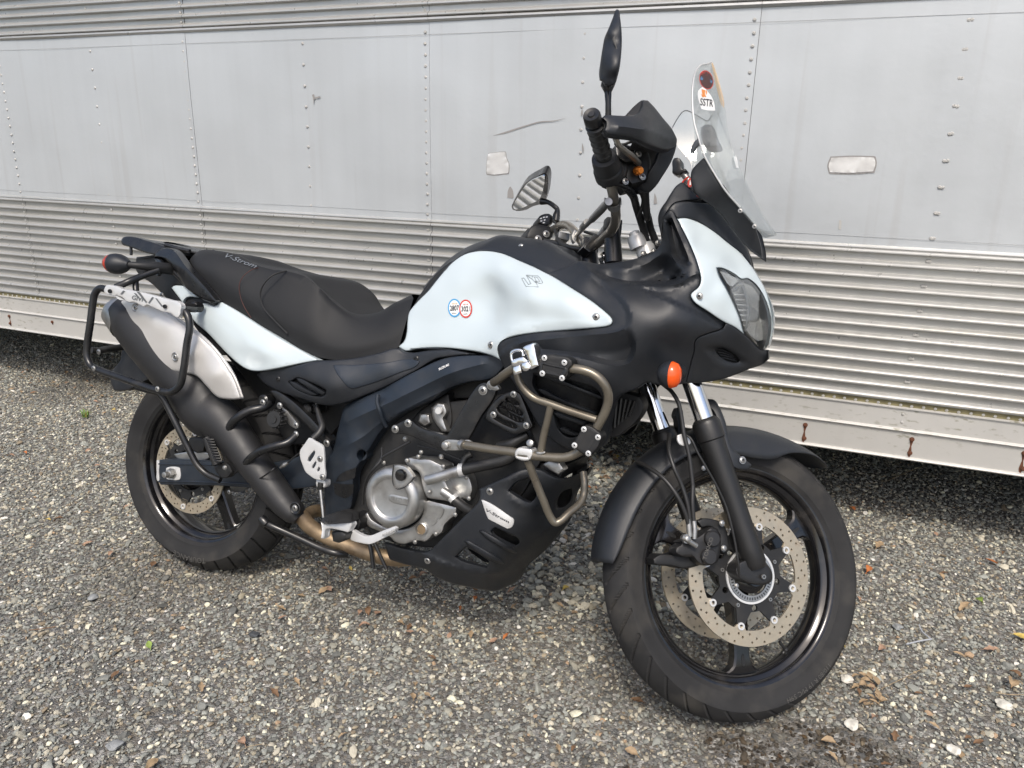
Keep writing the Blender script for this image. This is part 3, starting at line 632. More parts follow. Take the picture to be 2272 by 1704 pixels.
# ------------------------------------------------------------------ wheels
def empty_part(name,parent=None):
    o=bpy.data.objects.new(name,None); o.empty_display_size=.05; return link(o,parent or BIKE)
class WF:   # wheel-local helper: axle along Y, centre at c
    def __init__(s,c,fr,par): s.c=np.array(c); s.fr=fr; s.par=par
    def add(s,name,V_,F_,m,sharp=35,recalc=True,parent=None): return add(name,np.asarray(V_)+s.c,F_,m,parent or s.par,s.fr,sharp,False,recalc)
    def ring(s,name,prof,m,seg=96,closed=True,sharp=35,parent=None):
        t=np.linspace(0,2*np.pi,seg,endpoint=False); V_=[];F_=[]; k=len(prof)
        for r,y in prof: V_+=[(r*math.cos(a),y,r*math.sin(a)) for a in t]
        for i in range(k if closed else k-1):
            j=(i+1)%k
            for q in range(seg): F_.append((i*seg+q,i*seg+(q+1)%seg,j*seg+(q+1)%seg,j*seg+q))
        return s.add(name,V_,F_,m,sharp,parent=parent)
    def flat(s,name,loops,y0,y1,m,parent=None):
        V2,F=region(loops,[]); n=len(V2); V_=[(a,y0,b) for a,b in V2]+[(a,y1,b) for a,b in V2]; cnt={}
        for f in F:
            for i in range(3): cnt[(f[i],f[(i+1)%3])]=1
        bd=[e for e in cnt if (e[1],e[0]) not in cnt]
        F_=[tuple(f) for f in F]+[tuple(f[::-1]+n) for f in F]+[(a,a+n,b+n,b) for a,b in bd]
        return s.add(name,V_,F_,m,35,parent=parent)
    def lathe(s,name,r0,a0,prof,m,seg=16,parent=None):
        v,f=lathev((r0*math.cos(a0),0,r0*math.sin(a0)),(0,-1,0),prof,seg); return s.add(name,v,f,m,35,parent=parent)
    def bolt(s,r0,a0,y,rad,kind='button',m='steel',parent=None):
        p=s.c+np.array([r0*math.cos(a0),y,r0*math.sin(a0)]); ax=np.array([0,-1.,0])
        if s.fr=='S': q=steer(p)[0]; ax=steer(p+ax)[0]-q; p=q
        place('bolt',bolt_mesh(kind,m),p,ax,rad,parent or s.par)
def tyre(W,R,w,rim_r,rimw,groove,seg,label=None):
    """carcass with cut tread grooves"""
    pr=[]; hw=w/2
    # bead -> sidewall -> shoulder -> crown
    na=41
    side=[(rim_r-.004,rimw-.003),(rim_r+.004,rimw+.001),(rim_r+.010,rimw+.006),(rim_r+.012,rimw+.0075),(rim_r+.022,rimw*.35+hw*.62),(rim_r+.037,hw*.97)]
    crown=[]
    r_sh=R-.032*(w/.11)
    for i in range(na):
        u=-1+2*i/(na-1); crown.append((r_sh+(R-r_sh)*(1-abs(u)**2.1),u*hw))
    left=[(r,-y) for r,y in side]+[(r_sh-.004,-hw*1.0)]
    prof=left+crown+[(r,-y) for r,y in left[::-1]]
    ns=len(left); t=np.linspace(0,2*np.pi,seg,endpoint=False); V_=[]
    for k,(r,y) in enumerate(prof):
        rr=np.full(seg,r)
        if ns<=k<ns+na: rr=rr-.0095*groove(t*R,np.full(seg,y))
        V_.append(np.stack([rr*np.cos(t),np.full(seg,y),rr*np.sin(t)],1))
    V_=np.vstack(V_); F_=[]
    q=np.arange(seg); q2=(q+1)%seg
    for k in range(len(prof)-1): F_.append(np.stack([k*seg+q,k*seg+q2,(k+1)*seg+q2,(k+1)*seg+q],1))
    F_=np.vstack(F_)
    return W.add('tyre',V_,F_,'rubber',28)
def groove_front(s,y):
    ay=np.abs(y)/.055; P=2*math.pi*.3285/34; sg=np.where(y>0,0,.5)
    ph=((s+ay*.055+.016*ay**3)/P+sg)%1; g=(np.abs(ph-.5)<.058)&(ay>.08)&(ay<.985)
    return g.astype(float)
def groove_rear(s,y):
    ay=np.abs(y)/.075; P=2*math.pi*.321/32; sg=np.where(y>0,0,.5)
    ph=((s-ay*.05)/P+sg)%1; g=(np.abs(ph-.5)<.05)&(ay>.18)&(ay<.97)
    return (g|((np.abs(ay-.12)<.04))).astype(float)
def sideletter(W,s,r,a_mid,h,y,par):
    cu=bpy.data.curves.new('t','FONT'); cu.body=s; cu.size=1; cu.resolution_u=2; o=bpy.data.objects.new('t',cu); COL.objects.link(o); dg=bpy.context.evaluated_depsgraph_get(); me=o.evaluated_get(dg).to_mesh()
    V_=np.array([v.co[:] for v in me.vertices]); F_=[tuple(p.vertices) for p in me.polygons]; o.evaluated_get(dg).to_mesh_clear(); bpy.data.objects.remove(o)
    x=(V_[:,0]-V_[:,0].mean())*h/.7; v=V_[:,1]*h/.7; a=a_mid-x/r*(-1); rr=r+v
    # seen from the right side the angle grows anticlockwise; letters stand outward
    a=a_mid-x/r; P_=np.stack([rr*np.cos(a),y+(0*rr),rr*np.sin(a)],1); return P_,F_,W
# ---- front wheel (steered)
FW=empty_part('wheel'); W=WF((1.56,0,.326),'S',FW)
tyre(W,.3285,.110,.2475,.039,groove_front,1428)
rimp=[(.2530,-.0385),(.2545,-.0365),(.2530,-.0330),(.2480,-.0325),(.2440,-.0335),(.2405,-.0300),(.2385,-.0250),(.2340,-.0190),(.2290,-.0150),(.2250,-.0060)]
rim_prof=rimp+[(r,-y) for r,y in rimp[::-1]]+[(.2210,.0135),(.2235,.0185),(.2270,.0240),(.2300,.0300),(.2375,.0375),(.2440,.0400),(.2500,.0400)][:6][::-1][:0]
def rim(W,sc,hw,par=None):
    k=hw/.0385
    outer=[(.2540*sc,-.0385*k),(.2552*sc,-.0370*k),(.2545*sc,-.0345*k),(.2480*sc,-.0330*k)]
    bed=[(.2440*sc,-.028*k),(.2300*sc,-.013*k),(.2290*sc,.013*k),(.2440*sc,.028*k)]
    top=outer+bed+[(r,-y) for r,y in outer[::-1]]
    inner=[(.2500*sc,.0392*k),(.2440*sc,.0372*k),(.2400*sc,.0335*k),(.2375*sc,.0270*k),(.2310*sc,.0235*k),(.2235*sc,.0180*k),(.2205*sc,.0100*k),(.2205*sc,-.0100*k),(.2235*sc,-.0180*k),(.2310*sc,-.0235*k),(.2375*sc,-.0270*k),(.2400*sc,-.0335*k),(.2440*sc,-.0372*k),(.2500*sc,-.0392*k)]
    return W.ring('rim',top+inner,'gloss_black',144,parent=par)
rm_=rim(W,1.0,.0385)
def spoke(W,a,r1,m='gloss_black',hub=.042):
    """cast spoke: box arm with a pocket, flaring into the rim"""
    st=[(hub-.012,.052,.026),(hub+.02,.046,.022),(.11,.040,.018),(.15,.038,.017),(.185,.040,.016),(.204,.050,.016),(.213,.070,.015),(r1,.112,.013)]
    V_=[];F_=[]; ca,sa=math.cos(a),math.sin(a)
    for r,w_,h_ in st:
        for u,v in ((-1,-.75),(-.8,-1),(.8,-1),(1,-.75),(1,.75),(.8,1),(-.8,1),(-1,.75)):
            x,z=r,u*w_*.5; V_.append((x*ca-z*sa,v*h_,x*sa+z*ca))
    for i in range(len(st)-1):
        for j in range(8): F_.append((i*8+j,i*8+(j+1)%8,(i+1)*8+(j+1)%8,(i+1)*8+j))
    F_+=[tuple(range(8)),tuple(range((len(st)-1)*8,len(st)*8))]
    W.add('spoke',V_,F_,m,30)
    # slot pocket near the rim
    t=np.linspace(0,2*np.pi,14,endpoint=False); L=np.stack([.192+.014*np.cos(t),.0045*np.sin(t)],1); L=np.stack([L[:,0]*ca-L[:,1]*sa,L[:,0]*sa+L[:,1]*ca],1)
    W.flat('spoke_slot',[L],-.0168,-.0150,'dark_plastic')
# spoke angles in wheel plane: one straight down, others 120 deg on
def ang_at(x,y,Y=-.02):
    p=U(x,y,Y,'S')-W.c; return math.atan2(p[2],p[0])
a0=ang_at(*[CR['W'][0]+710/CR['W'][2],CR['W'][1]+1340/CR['W'][2]])
for k in range(3): spoke(W,a0+k*2*math.pi/3,.222)
W.lathe('hub',0,0,[(.020,-.050),(.034,-.050),(.040,-.030),(.044,0),(.040,.030),(.034,.052),(.020,.052)],'gloss_black',36)
def circ(r,n=96,c=(0,0),ph=0):
    t=np.linspace(0,2*np.pi,n,endpoint=False)+ph; return np.stack([c[0]+r*np.cos(t),c[1]+r*np.sin(t)],1)
def rotor(W,side,R=.155,Ri=.1205,y=.064,carrier=True,ph=0.2,nl=8,par=None,holes=True,lug=True):
    y*=side; D=empty_part('brake_disc',W.par)
    t=np.linspace(0,2*np.pi,288,endpoint=False); ri=Ri-0*t
    if lug:
        for k in range(nl):
            d=np.abs((t-ph-k*2*np.pi/nl+np.pi)%(2*np.pi)-np.pi)*Ri; ri=np.minimum(ri,np.where(d<.0105,Ri-.0095-.0*d+0,Ri)); ri=np.where((d>=.0105)&(d<.015),np.minimum(ri,Ri-.0095*(1-(d-.0105)/.0045)),ri)
    inner=np.stack([ri*np.cos(t),ri*np.sin(t)],1); loops=[circ(R,144),inner]
    if holes:
        nh=16
        for k in range(nh*3):
            a=k*2*np.pi/(nh*3); r=(R+Ri)/2+((k*7)%5-2)/2*(R-Ri)*.33 if False else [Ri+.0075,(R+Ri)/2+.0005,R-.0065,(R+Ri)/2-.002][k%4]
            loops.append(circ(.0028,9,(r*math.cos(a+.06),r*math.sin(a+.06))))
            if k%2==0:
                a2=a+.045; r2=[R-.009,Ri+.009][(k//2)%2]; loops.append(circ(.0028,9,(r2*math.cos(a2+.06),r2*math.sin(a2+.06))))
    W.flat('disc_ring',loops,y-.0025,y+.0025,'rotor_steel',parent=D)
    if carrier:
        yc=y-.001*side
        t=np.linspace(0,2*np.pi,320,endpoint=False); rr=np.full(len(t),.080)
        for k in range(nl):
            d=np.abs((t-ph-k*2*np.pi/nl+np.pi)%(2*np.pi)-np.pi); e=np.clip((.26-d)/.185,0,1); rr=np.maximum(rr,.080+(.0335)*np.where(d<.075,1,e**1.5*.98))
        outer=np.stack([rr*np.cos(t),rr*np.sin(t)],1); loops=[outer,circ(.060,60)]
        for k in range(5):
            a=.55+k*2*np.pi/5; loops.append(circ(.0075,10,(.0715*math.cos(a+.63),.0715*math.sin(a+.63))))
        W.flat('disc_carrier',loops,yc-.0035,yc+.0025,'dark_plastic',parent=D)
        for k in range(nl):
            a=ph+k*2*np.pi/nl; v,f=lathev((.1135*math.cos(a),0,.1135*math.sin(a)),(0,-1,0),[(.0045,-y+.001),(.0045,-y+.006),(.0085,-y+.006),(.0088,-y+.0025),(.0088,-y-.004),(.0045,-y-.004)],14,False)
            W.add('disc_button',v,f,'aluminium',30,parent=D)
        for k in range(5): W.bolt(.0725,.55+k*2*np.pi/5,yc-.0035 if side<0 else yc,.0058,'socket','steel',parent=D)
    return D
p_=parse('W770,758,-.064')[0]; q_=U(p_[0],p_[1],-.064,'S')-W.c; ph0=math.atan2(q_[2],q_[0])
rotor(W,-1,ph=ph0); rotor(W,1,ph=ph0)
# ABS ring with slots + disc centre cap
W.ring('sensor_ring',[(.044,-.0715),(.0565,-.0715),(.0565,-.067),(.044,-.067)],'steel',90)
for k in range(48):
    a=k*2*math.pi/48
    if math.sin(a)<.45: 
        ca,sa=math.cos(a),math.sin(a); V_=[];
        for r,u in ((.0475,-.0012),(.0535,-.0012),(.0535,.0012),(.0475,.0012)): V_.append((r*ca-u*sa,-.0722,r*sa+u*ca))
        if k==0: slots=[];
        slots.append(V_)
    elif k==0: slots=[]
SV=[v for s in slots for v in s]; W.add('ring_slot',SV+[(x,y+.001,z) for x,y,z in SV],[tuple(range(4*i,4*i+4)) for i in range(len(slots))],'dark_plastic',None)
W.ring('hub_rim',[(.0575,-.070),(.0625,-.070),(.0625,-.060),(.0575,-.060)],'aluminium',72)
W.lathe('hub_cap',0,0,[(.039,.058),(.039,.070),(.034,.0745),(.022,.076),(.022,.090),(.012,.090)],'gloss_black',40)
W.lathe('valve_stem',.222,ang_at(CR['W'][0]+905/2.0226,CR['W'][1]+1310/2.0226),[(.006,.0),(.006,.004),(.0035,.006),(.0035,.012)],'hose_rubber',10)
av=ang_at(CR['W'][0]+905/2.0226,CR['W'][1]+1310/2.0226,-.0); v,f=lathev((.222*math.cos(av),0,.222*math.sin(av)),(-math.cos(av)-.3,-.35,-math.sin(av)),[(.007,0),(.0065,.006),(.0042,.009),(.0042,.032),(.003,.034)],10); W.add('valve_stem',v,f,'hose_rubber',35)
P_,F_,_w=sideletter(W,'110/80 R 19 M/C 59H',.285,math.radians(-52),.011,-.0572,None); n=len(P_); W.add('tyre_lettering',P_,[f for f in F_],'tyre_letter',None)
P_,F_,_w=sideletter(W,'TOURANCE',.285,math.radians(108),.013,-.0572,None); W.add('tyre_lettering',P_,F_,'tyre_letter',None)
# ---- rear wheel
RW=empty_part('wheel'); W=WF((0,0,.320),'B',RW)
tyre(W,.321,.150,.2225,.058,groove_rear,1152)
rim(W,.899,.0575)
for k in range(3): spoke(W,math.radians(-62)+k*2*math.pi/3,.199,hub=.05)
W.lathe('hub',0,0,[(.02,-.055),(.045,-.055),(.055,-.03),(.05,0),(.055,.05),(.07,.06),(.07,.075),(.02,.085)],'gloss_black',36)
rotor(W,-1,R=.130,Ri=.100,y=.092,carrier=True,ph=.4,nl=6,lug=True)
for o in list(RW.children):
    if o.name.startswith('brake_disc'):
        for ch in list(o.children):
            if ch.name.startswith('disc_carrier'): ch.scale=(1,1,1)
P_,F_,_w=sideletter(W,'TOURANCE',.2665,math.radians(-90),.016,-.0772,None); W.add('tyre_lettering',P_,F_,'tyre_letter',None)
# sprocket and chain on the far side
W.lathe('sprocket',0,0,[(.03,-.090),(.095,-.090),(.098,-.092),(.098,-.096),(.095,-.098),(.03,-.098)],'steel',60)
# ------------------------------------------------------------------ front fork (steered)
FA=np.array([1.56,0,.326])
def forkc(z,y): return np.array([1.400-.4877*(z-.655),y,z])   # measured line of the fork leg, 26 degree rake
ax_=(-math.sin(RK),0,math.cos(RK))
for y in (-.103,.103):
    fk=lathe('fork_slider',forkc(.345,y),ax_,[(.021,0),(.026,.012),(.0265,.05),(.0255,.09),(.0265,.20),(.028,.255),(.0285,.300),(.032,.303),(.0325,.338),(.030,.345),(.0225,.347)],'fork_black',32,'S')
    lathe('fork_tube',forkc(.65,y),ax_,[(.0215,0),(.0215,.42),(.018,.42)],'chrome',32,'S')
    lathe('dust_seal',forkc(.652,y),ax_,[(.0225,0),(.0275,0),(.0275,.006),(.0225,.010)],'hose_rubber',28,'S')
# axle lug at the foot
panel('fork_foot','W','690,905 790,885 815,915 835,950 835,985 815,1003 780,1008 735,1000 700,985 678,965 672,930',-.112,'fork_black',t=.04,fr='S',roll=.006,e=5,g=7)
bolts('W','795,970,-.117',.0068,'socket',fr='S',parent=None)
lathe('axle',(1.56,-.098,.326),(0,1,0),[(.012,0),(.012,.2)],'steel',20,'S')
# sensor bracket bolts
bolts('W','675,1010,-.095',.006,'hex','steel','S'); bolts('W','610,730,-.10',.0075,'hex','steel','S'); bolts('W','618,842,-.10',.0075,'hex','steel','S'); bolts('W','527,483,-.12',.006,'hex','steel','S')
# caliper: body, two pistons with lettering, carrier
cal=panel('brake_caliper','W','530,770 560,745 590,755 605,800 600,870 590,905 560,918 520,918 495,900 480,880 430,880 400,865 403,840 430,822 420,812 450,800 500,790',-.105,'muffler_grey',t=.03,fr='S',roll=.008,e=7,g=7,rollw=None)
for cx,cy in ((563,800),(548,880)):
    pc=U(CR['W'][0]+cx/2.0226,CR['W'][1]+cy/2.0226,-.107,'S'); lathe('caliper_piston_cover',pc,(0,-1,0),[(.018,-.004),(.018,.006),(.015,.010),(.005,.0105)],'muffler_grey',24,'S',parent=cal)
text('caliper_lettering','TOKICO','W',(540,895),(572,795),(-17,-3),-.1176,'tyre_letter','S',parent=cal)
panel('caliper_bracket','W','500,720 530,708 570,712 600,722 620,740 640,800 645,850 620,870 600,850 600,780 560,745 520,750',-.088,'dark_plastic',t=.012,fr='S',roll=.003)
panel('caliper_body','W','300,890 330,870 400,868 440,850 500,880 520,915 470,930 440,935 400,925 330,920 305,915',-.075,'dark_plastic',t=.05,fr='S',roll=.006,e=5)
for yy in (.105,): panel('brake_caliper','W','530,770 560,745 590,755 605,800 600,870 590,905 560,918 520,918 495,900 480,880 430,880 400,865 403,840 430,822',.075,'muffler_grey',t=.03,fr='S',roll=.004)
tube('brake_hose','W','375,330,-.08 372,400,-.11 395,480,-.125 430,560,-.125 455,640,-.125 466,715,-.12 470,745,-.118 466,790,-.115',.0048,'hose_rubber','S')
tube('brake_hose','W','230,455,-.03 290,485,-.08 350,530,-.11 405,600,-.125 440,670,-.125 455,715,-.122 462,745,-.12',.0048,'hose_rubber','S')
tube('hose_fitting','W','457,712,-.12 462,745,-.12 466,790,-.118',.0058,'steel','S'); tube('hose_fitting','W','484,720,-.12 488,760,-.12 486,800,-.118',.0058,'steel','S'); tube('brake_hose','W','480,560,-.125 478,640,-.125 484,725,-.12',.0048,'hose_rubber','S')
tube('brake_hose','W','345,105,-.10 385,140,-.12 415,190,-.13 430,260,-.13 440,330,-.13 462,420,-.13 480,560,-.125',.0048,'hose_rubber','S')
lathe('banjo_bolt',U(CR['W'][0]+445/2.0226,CR['W'][1]+800/2.0226,-.112,'S'),(0,-1,0),[(.010,0),(.010,.008),(.0065,.008),(.0065,.015),(.005,.016)],'steel',12,'S'); tube('banjo_arm','W','430,790,-.12 470,815,-.12 495,832,-.118',.006,'steel','S')
panel('hose_guide','W','412,335 440,328 460,340 472,372 450,382 425,378 412,360',-.125,'aluminium',t=.004,fr='S',roll=.001)
tube('sensor_wire','W','440,330,-.125 470,350,-.135 500,410,-.138 540,480,-.138 590,570,-.135 630,660,-.132 655,750,-.13 675,850,-.125 685,920,-.12 688,968,-.11',.0026,'hose_rubber','S')
# ------------------------------------------------------------------ front mudguard (steered): arched over the tyre
def mud(a,w_,R=.352,drop=.03,fl=0):
    out=[]
    for u in np.linspace(-1,0,9):
        r=R-drop*abs(u)**2.4-fl*abs(u)**6; out.append(FA+np.array([r*math.cos(a),u*w_,r*math.sin(a)]))
    return out
secs=[]
for deg,w_,R,dr,fl in ((181.5,.058,.355,.016,.004),(176,.064,.356,.024,.008),(168,.067,.356,.028,.012),(158,.069,.355,.030,.012),(145,.071,.354,.030,.012),(132,.073,.353,.030,.012),(118,.075,.352,.030,.02),(104,.077,.351,.032,.04),(92,.077,.351,.032,.05),(82,.076,.353,.032,.045),(74,.074,.356,.030,.02),(67,.070,.360,.026,.006),(61,.062,.364,.020,.0),(56,.050,.368,.014,0),(52,.032,.372,.008,0),(50,.012,.375,.003,0)):
    secs.append(mud(math.radians(deg),w_,R,dr,fl))
loft('front_mudguard',secs,'black_plastic','S',na=3,nb=2,t=.0032)
panel('mudguard_bracket','W','545,172 575,176 602,215 625,270 640,335 662,395 690,425 745,468 728,492 690,490 662,478 640,420 612,352 590,270 570,225 548,205',
      'W545,172,-.085 602,215,-.10 640,335,-.118 690,430,-.122 728,490,-.118 612,352,-.118','black_plastic',t=.02,fr='S',roll=.004,e=5,mir=True)
bolts('W','703,447,-.124',.0085,'button',fr='S')
# ------------------------------------------------------------------ dark inner structure (engine, airbox, radiator)
def solid(name,c,pts,Y,t,m,**k): return panel(name,c,pts,Y,m,t=t,roll=k.pop('roll',.002),**k)
solid('engine_block','Z','770,880 1040,860 1180,830 1290,850 1290,930 1200,960 1110,1090 960,1180 800,1160 750,1080 740,960',-.115,.23,'dark_plastic',g=40)
solid('air_box','Z','905,640 985,560 1100,560 1250,640 1330,700 1330,800 1150,860 1020,860 760,870 700,800 700,775 860,750',-.085,.17,'dark_plastic',g=60)
solid('radiator','Z','1180,780 1300,790 1305,900 1270,950 1180,1000 1140,900',-.16,.32,'dark_plastic',g=60)
solid('front_subframe','H','620,760 900,760 1300,760 1500,900 1600,1200 1400,1330 1000,1380 600,1250',-.125,.25,'dark_plastic',g=60)
solid('rear_frame','Z','415,590 600,760 700,800 770,870 700,960 620,960 560,860 400,660 350,600',-.06,.12,'dark_plastic',g=60)
# ------------------------------------------------------------------ fuel tank and its covers
TY=Facet(Crease(Rbf(parse("T0,650,-.115 0,900,-.135 0,1205,-.150 -380,1060,-.125 130,480,-.105 240,360,-.10 350,285,-.10 540,248,-.10 700,265,-.115 900,345,-.145 1150,460,-.185 1400,610,-.215 1600,740,-.237 1805,930,-.258"
 " 1700,1000,-.254 1400,1025,-.245 1050,1055,-.235 850,1085,-.226 700,1180,-.217 650,1290,-.195 500,1245,-.185 350,1220,-.172 200,1205,-.165"
 " 300,560,-.138 200,800,-.142 300,1000,-.155 480,500,-.140 600,560,-.146 690,660,-.156 660,860,-.162 560,700,-.146 480,850,-.150 760,640,-.185 800,800,-.203 740,900,-.195 640,1000,-.182"
 " 900,500,-.195 700,400,-.160 1000,700,-.236 1000,900,-.226 1100,600,-.222 1200,850,-.240 1300,960,-.243 1350,720,-.246 1500,850,-.253"),.04),'T',[('700,1060 900,1000 1200,965 1500,960 1700,960',.003,10)]),'T',[('+400,1400 -700,1400 -700,500','20,620 110,500 190,430 250,400 340,378 440,385 560,440 670,540 750,650 772,740 740,830 690,900 630,965 560,1040 520,1130 500,1300',75,'',0,.009)])
tank=panel('tank_side_panel','T','-296,1190 -240,1142 -214,1062 -205,950 -192,863 -150,800 -90,735 0,645 60,570 130,480 240,360 350,285 450,255 540,248 700,268 900,348 1150,462 1400,612 1600,742 1740,852 1790,900 1808,940 1795,972 1750,992 1700,1000 1400,1026 1050,1056 850,1086 760,1115 705,1155 685,1200 690,1260 720,1330 650,1290 500,1245 350,1222 200,1206 40,1203 -100,1212 -225,1232',
  TY,'pearl_white',t=.03,roll=.006,e=3.5,g=7,mir=True,sharp=70)
bolts('T','1648,902 618,1175',.0085,'button',Y=TY,lift=-.0)
bolts('T','912,215,-.10',.0080,'button')
def TC(*s): return list(s)
loft('tank_cover',['T-20,700,-.112 -40,640,-.06 -50,610,0','T60,575,-.106 70,500,-.06 60,480,0','T130,482,-.104 150,420,-.06 150,395,0','T240,362,-.099 270,310,-.06 270,295,0','T350,288,-.099 400,225,-.06 410,210,0','T450,257,-.099 560,165,-.06 570,150,0',
  'T540,252,-.10 690,116,-.06 700,108,0','T700,272,-.115 830,124,-.065 830,112,0','T900,352,-.145 950,145,-.08 950,130,0','T1020,405,-.165 1100,170,-.09 1100,150,0','T1150,466,-.185 1235,206,-.10 1235,190,0','T1290,500,-.190 1335,275,-.115 1330,255,0','T1440,440,-.178 1480,352,-.14 1460,345,0'],
  'black_plastic',na=5,nb=4,t=.003,sharp=60)
# stickers and maker's mark on the tank
def yl(f,d=0): return lambda X:f(X)-d
for cx,col,n_,c2 in ((257,'sticker_blue','2807','sticker_orange'),(368,'sticker_red','3021','sticker_red')):
    cy=810 if cx<300 else 818
    k=0 if cx<300 else .0004
    st=decal('round_sticker','T',ell('T',cx,cy,64,90,40,0),TY,col,lift=.0016+k,smooth=False,parent=tank)
    decal('sticker_face','T',ell('T',cx,cy,51,74,40,0),TY,'sticker_white',lift=.0019+k,smooth=False,parent=tank)
    text('sticker_number',n_,'T',(cx-44,cy+26),(cx+44,cy+23),(0,-50),TY,'sticker_ink',lift=.0038+k,parent=tank)
    text('sticker_small_text','SSTR','T',(cx-26,cy-36),(cx+28,cy-37),(0,-14),TY,c2,lift=.0038+k,parent=tank)
    text('sticker_small_text','MEMBER','T',(cx-24,cy+56),(cx+22,cy+54),(0,-9),TY,'sticker_ink',lift=.0038+k,parent=tank)
# big S shaped emblem made of two angular strokes
line('maker_emblem','T','918,520 960,598 1082,605 1062,566 1010,520 968,492 962,487 1010,574 985,580 940,516 918,520',TY,.0008,'logo_grey',parent=tank,n=1)
line('maker_emblem','T','962,487 1075,495 1100,520 1125,562 1108,572 1062,560 1050,547 1096,552 1070,510 1040,506 1068,560',TY,.0008,'logo_grey',parent=tank,n=1)
line('maker_emblem','T','972,495 1030,500 1016,520 1050,560',TY,.0006,'logo_grey',parent=tank,n=1)
# ------------------------------------------------------------------ front fairing: one shared surface
FYp=[p for p in parse("H365,743,-.190 612,664,-.155 702,953,-.238 856,1096,-.260 552,1167,-.247 140,1212,-.228 27,1336,-.217"
 " 900,668,-.150 1130,610,-.145 1222,500,-.150 1235,345,-.155 1265,290,-.160 720,700,-.155 940,820,-.212 700,740,-.195 1250,825,-.207 1370,790,-.202 1330,640,-.175 1150,730,-.160 850,740,-.165 1050,700,-.155 1250,740,-.165"
 " 1000,950,-.250 980,1100,-.266 1200,960,-.240 1433,915,-.208 1500,850,-.203 1505,760,-.195 1470,640,-.187 1420,520,-.178 1335,350,-.155"
 " 1300,1000,-.243 1450,1085,-.222 1200,1150,-.258 1450,1180,-.218 1680,1130,-.155 1100,1350,-.246 700,1300,-.268 300,1300,-.250 900,1500,-.250 1300,1300,-.215"
 " 1400,1400,-.185 1560,1400,-.145 1700,1430,-.10 1800,1330,-.095 1900,1400,-.05 2000,1350,-.015 1960,1420,-.015 1850,1462,-.05 1700,1522,-.085 1550,1552,-.12 1400,1560,-.165 1100,1560,-.21 1080,1700,-.20"
 " 1500,500,-.135 1480,370,-.115 1600,440,-.092 1700,520,-.072 1800,600,-.055 1870,680,-.038 1940,790,-.020 2000,900,-.008 2040,1000,-.001 2052,1100,0 2040,1200,0 2010,1300,-.004"
 " 1650,650,-.138 1750,740,-.105 1850,790,-.075 1920,860,-.047 1990,970,-.022 1622,712,-.160 1700,870,-.160 1790,1080,-.135 1820,1190,-.118 1850,1000,-.098 1850,900,-.090 1950,1150,-.052 1900,1250,-.075 1970,1300,-.034 1560,1030,-.188 1600,850,-.178 1400,300,-.14 1560,300,-.10"
 " E360,130,-.217 420,370,-.205 560,600,-.205 760,930,-.205 1000,1130,-.20 1250,1150,-.165 1380,1080,-.15 1450,700,-.215 1440,480,-.255 1060,330,-.275 1480,900,-.16 900,700,-.235 1200,800,-.24")]
FYB=Rbf(FYp,.012)
FY=Facet(Crease(FYB,'H',[('1238,350 1262,440 1285,560 1290,640',.010,8)]),'H',[
 ('AB','640,690 760,725 850,732 1000,718 1120,675 1190,628 1250,610 1300,640 1345,700',32,'640,690 760,768 860,806 940,824 1100,832 1250,826 1335,806 1366,770 1372,730 1362,705',7,.045),
 ('AB','1238,350 1262,440 1285,560 1305,640 1345,690',11,'1300,340 1340,440 1390,560 1420,640 1425,700',7,.028),
 ('+0,1450 -300,1450 -300,500 500,500','612,668 700,745 850,868 950,970 995,1080 975,1140 900,1180 700,1205 400,1235 200,1262 60,1330 0,1450',6,'',0,.007),
 ('AB','60,1330 200,1262 400,1235 700,1205 900,1180 975,1140',42,'60,1330 150,1340 300,1345 600,1375 960,1425 1010,1380 1035,1280 1010,1190 975,1140',12,.024),
 ('+1700,1100 1560,1000 1470,890 1540,840 1520,740','985,852 1100,890 1200,930 1320,985 1430,1042 1560,1112 1670,1170',8,'985,852 1100,850 1250,846 1370,818 1430,775 1520,740',8,.010),
 ('1520,1292 1600,1272 1700,1290 1800,1350 1880,1420 1780,1440 1650,1420 1570,1360','',12,'',0,.010)])
fair=panel('side_fairing','T','1152,462 1330,420 1482,352 H760,682 900,668 1040,640 1130,610 1190,570 1222,500 1228,420 1233,345 1262,300 1300,262 1335,350 1370,420 1420,520 1470,640 1505,760 1510,800 1495,850 1445,893 1433,915 1460,962 1560,1032 1692,1113 1670,1153 1560,1195 1482,1230 1460,1275 1462,1310 1440,1400 1400,1560 1300,1580 1180,1570 1110,1556 1040,1600 E1500,640 1450,760 1420,900 1385,1070 1250,1150 1100,1145 960,1105 830,1010 760,930 700,830 640,720 560,590 480,460 420,370 385,290 362,210 365,150 T700,1160 760,1117 850,1087 1050,1057 1400,1027 1700,1001 1750,993 1796,973 1809,940 1790,898 1740,850 1600,740 1400,610',
  FY,'black_plastic',t=.02,roll=.005,e=3,g=7,mir=True,sharp=60,holes=['E700,420 900,450 1100,500 1290,570 1345,650 1330,760 1275,880 1200,910 1110,1010 1020,1020 930,940 880,800 770,650 690,520'])
solid('radiator_guard','E','1430,560 1560,600 1700,640 1735,720 1715,800 1640,900 1560,960 1500,1010 1400,1030 1380,1000 1400,800',-.09,.05,'dark_plastic',roll=.003,e=3)
for k in range(6): tube('guard_slat','E',f'{1440+k*42},{640+k*8},-.095 {1425+k*34},{960-k*28},-.095',.004,'satin_black',seg=6,n=1)
panel('shroud_recess','E','640,380 900,400 1120,450 1330,540 1390,650 1370,780 1310,900 1230,960 1130,1050 1000,1060 890,960 830,820 720,680 650,540',lambda X:FY(X)+.028,'dark_plastic',t=.01,roll=0,g=12,mir=True)
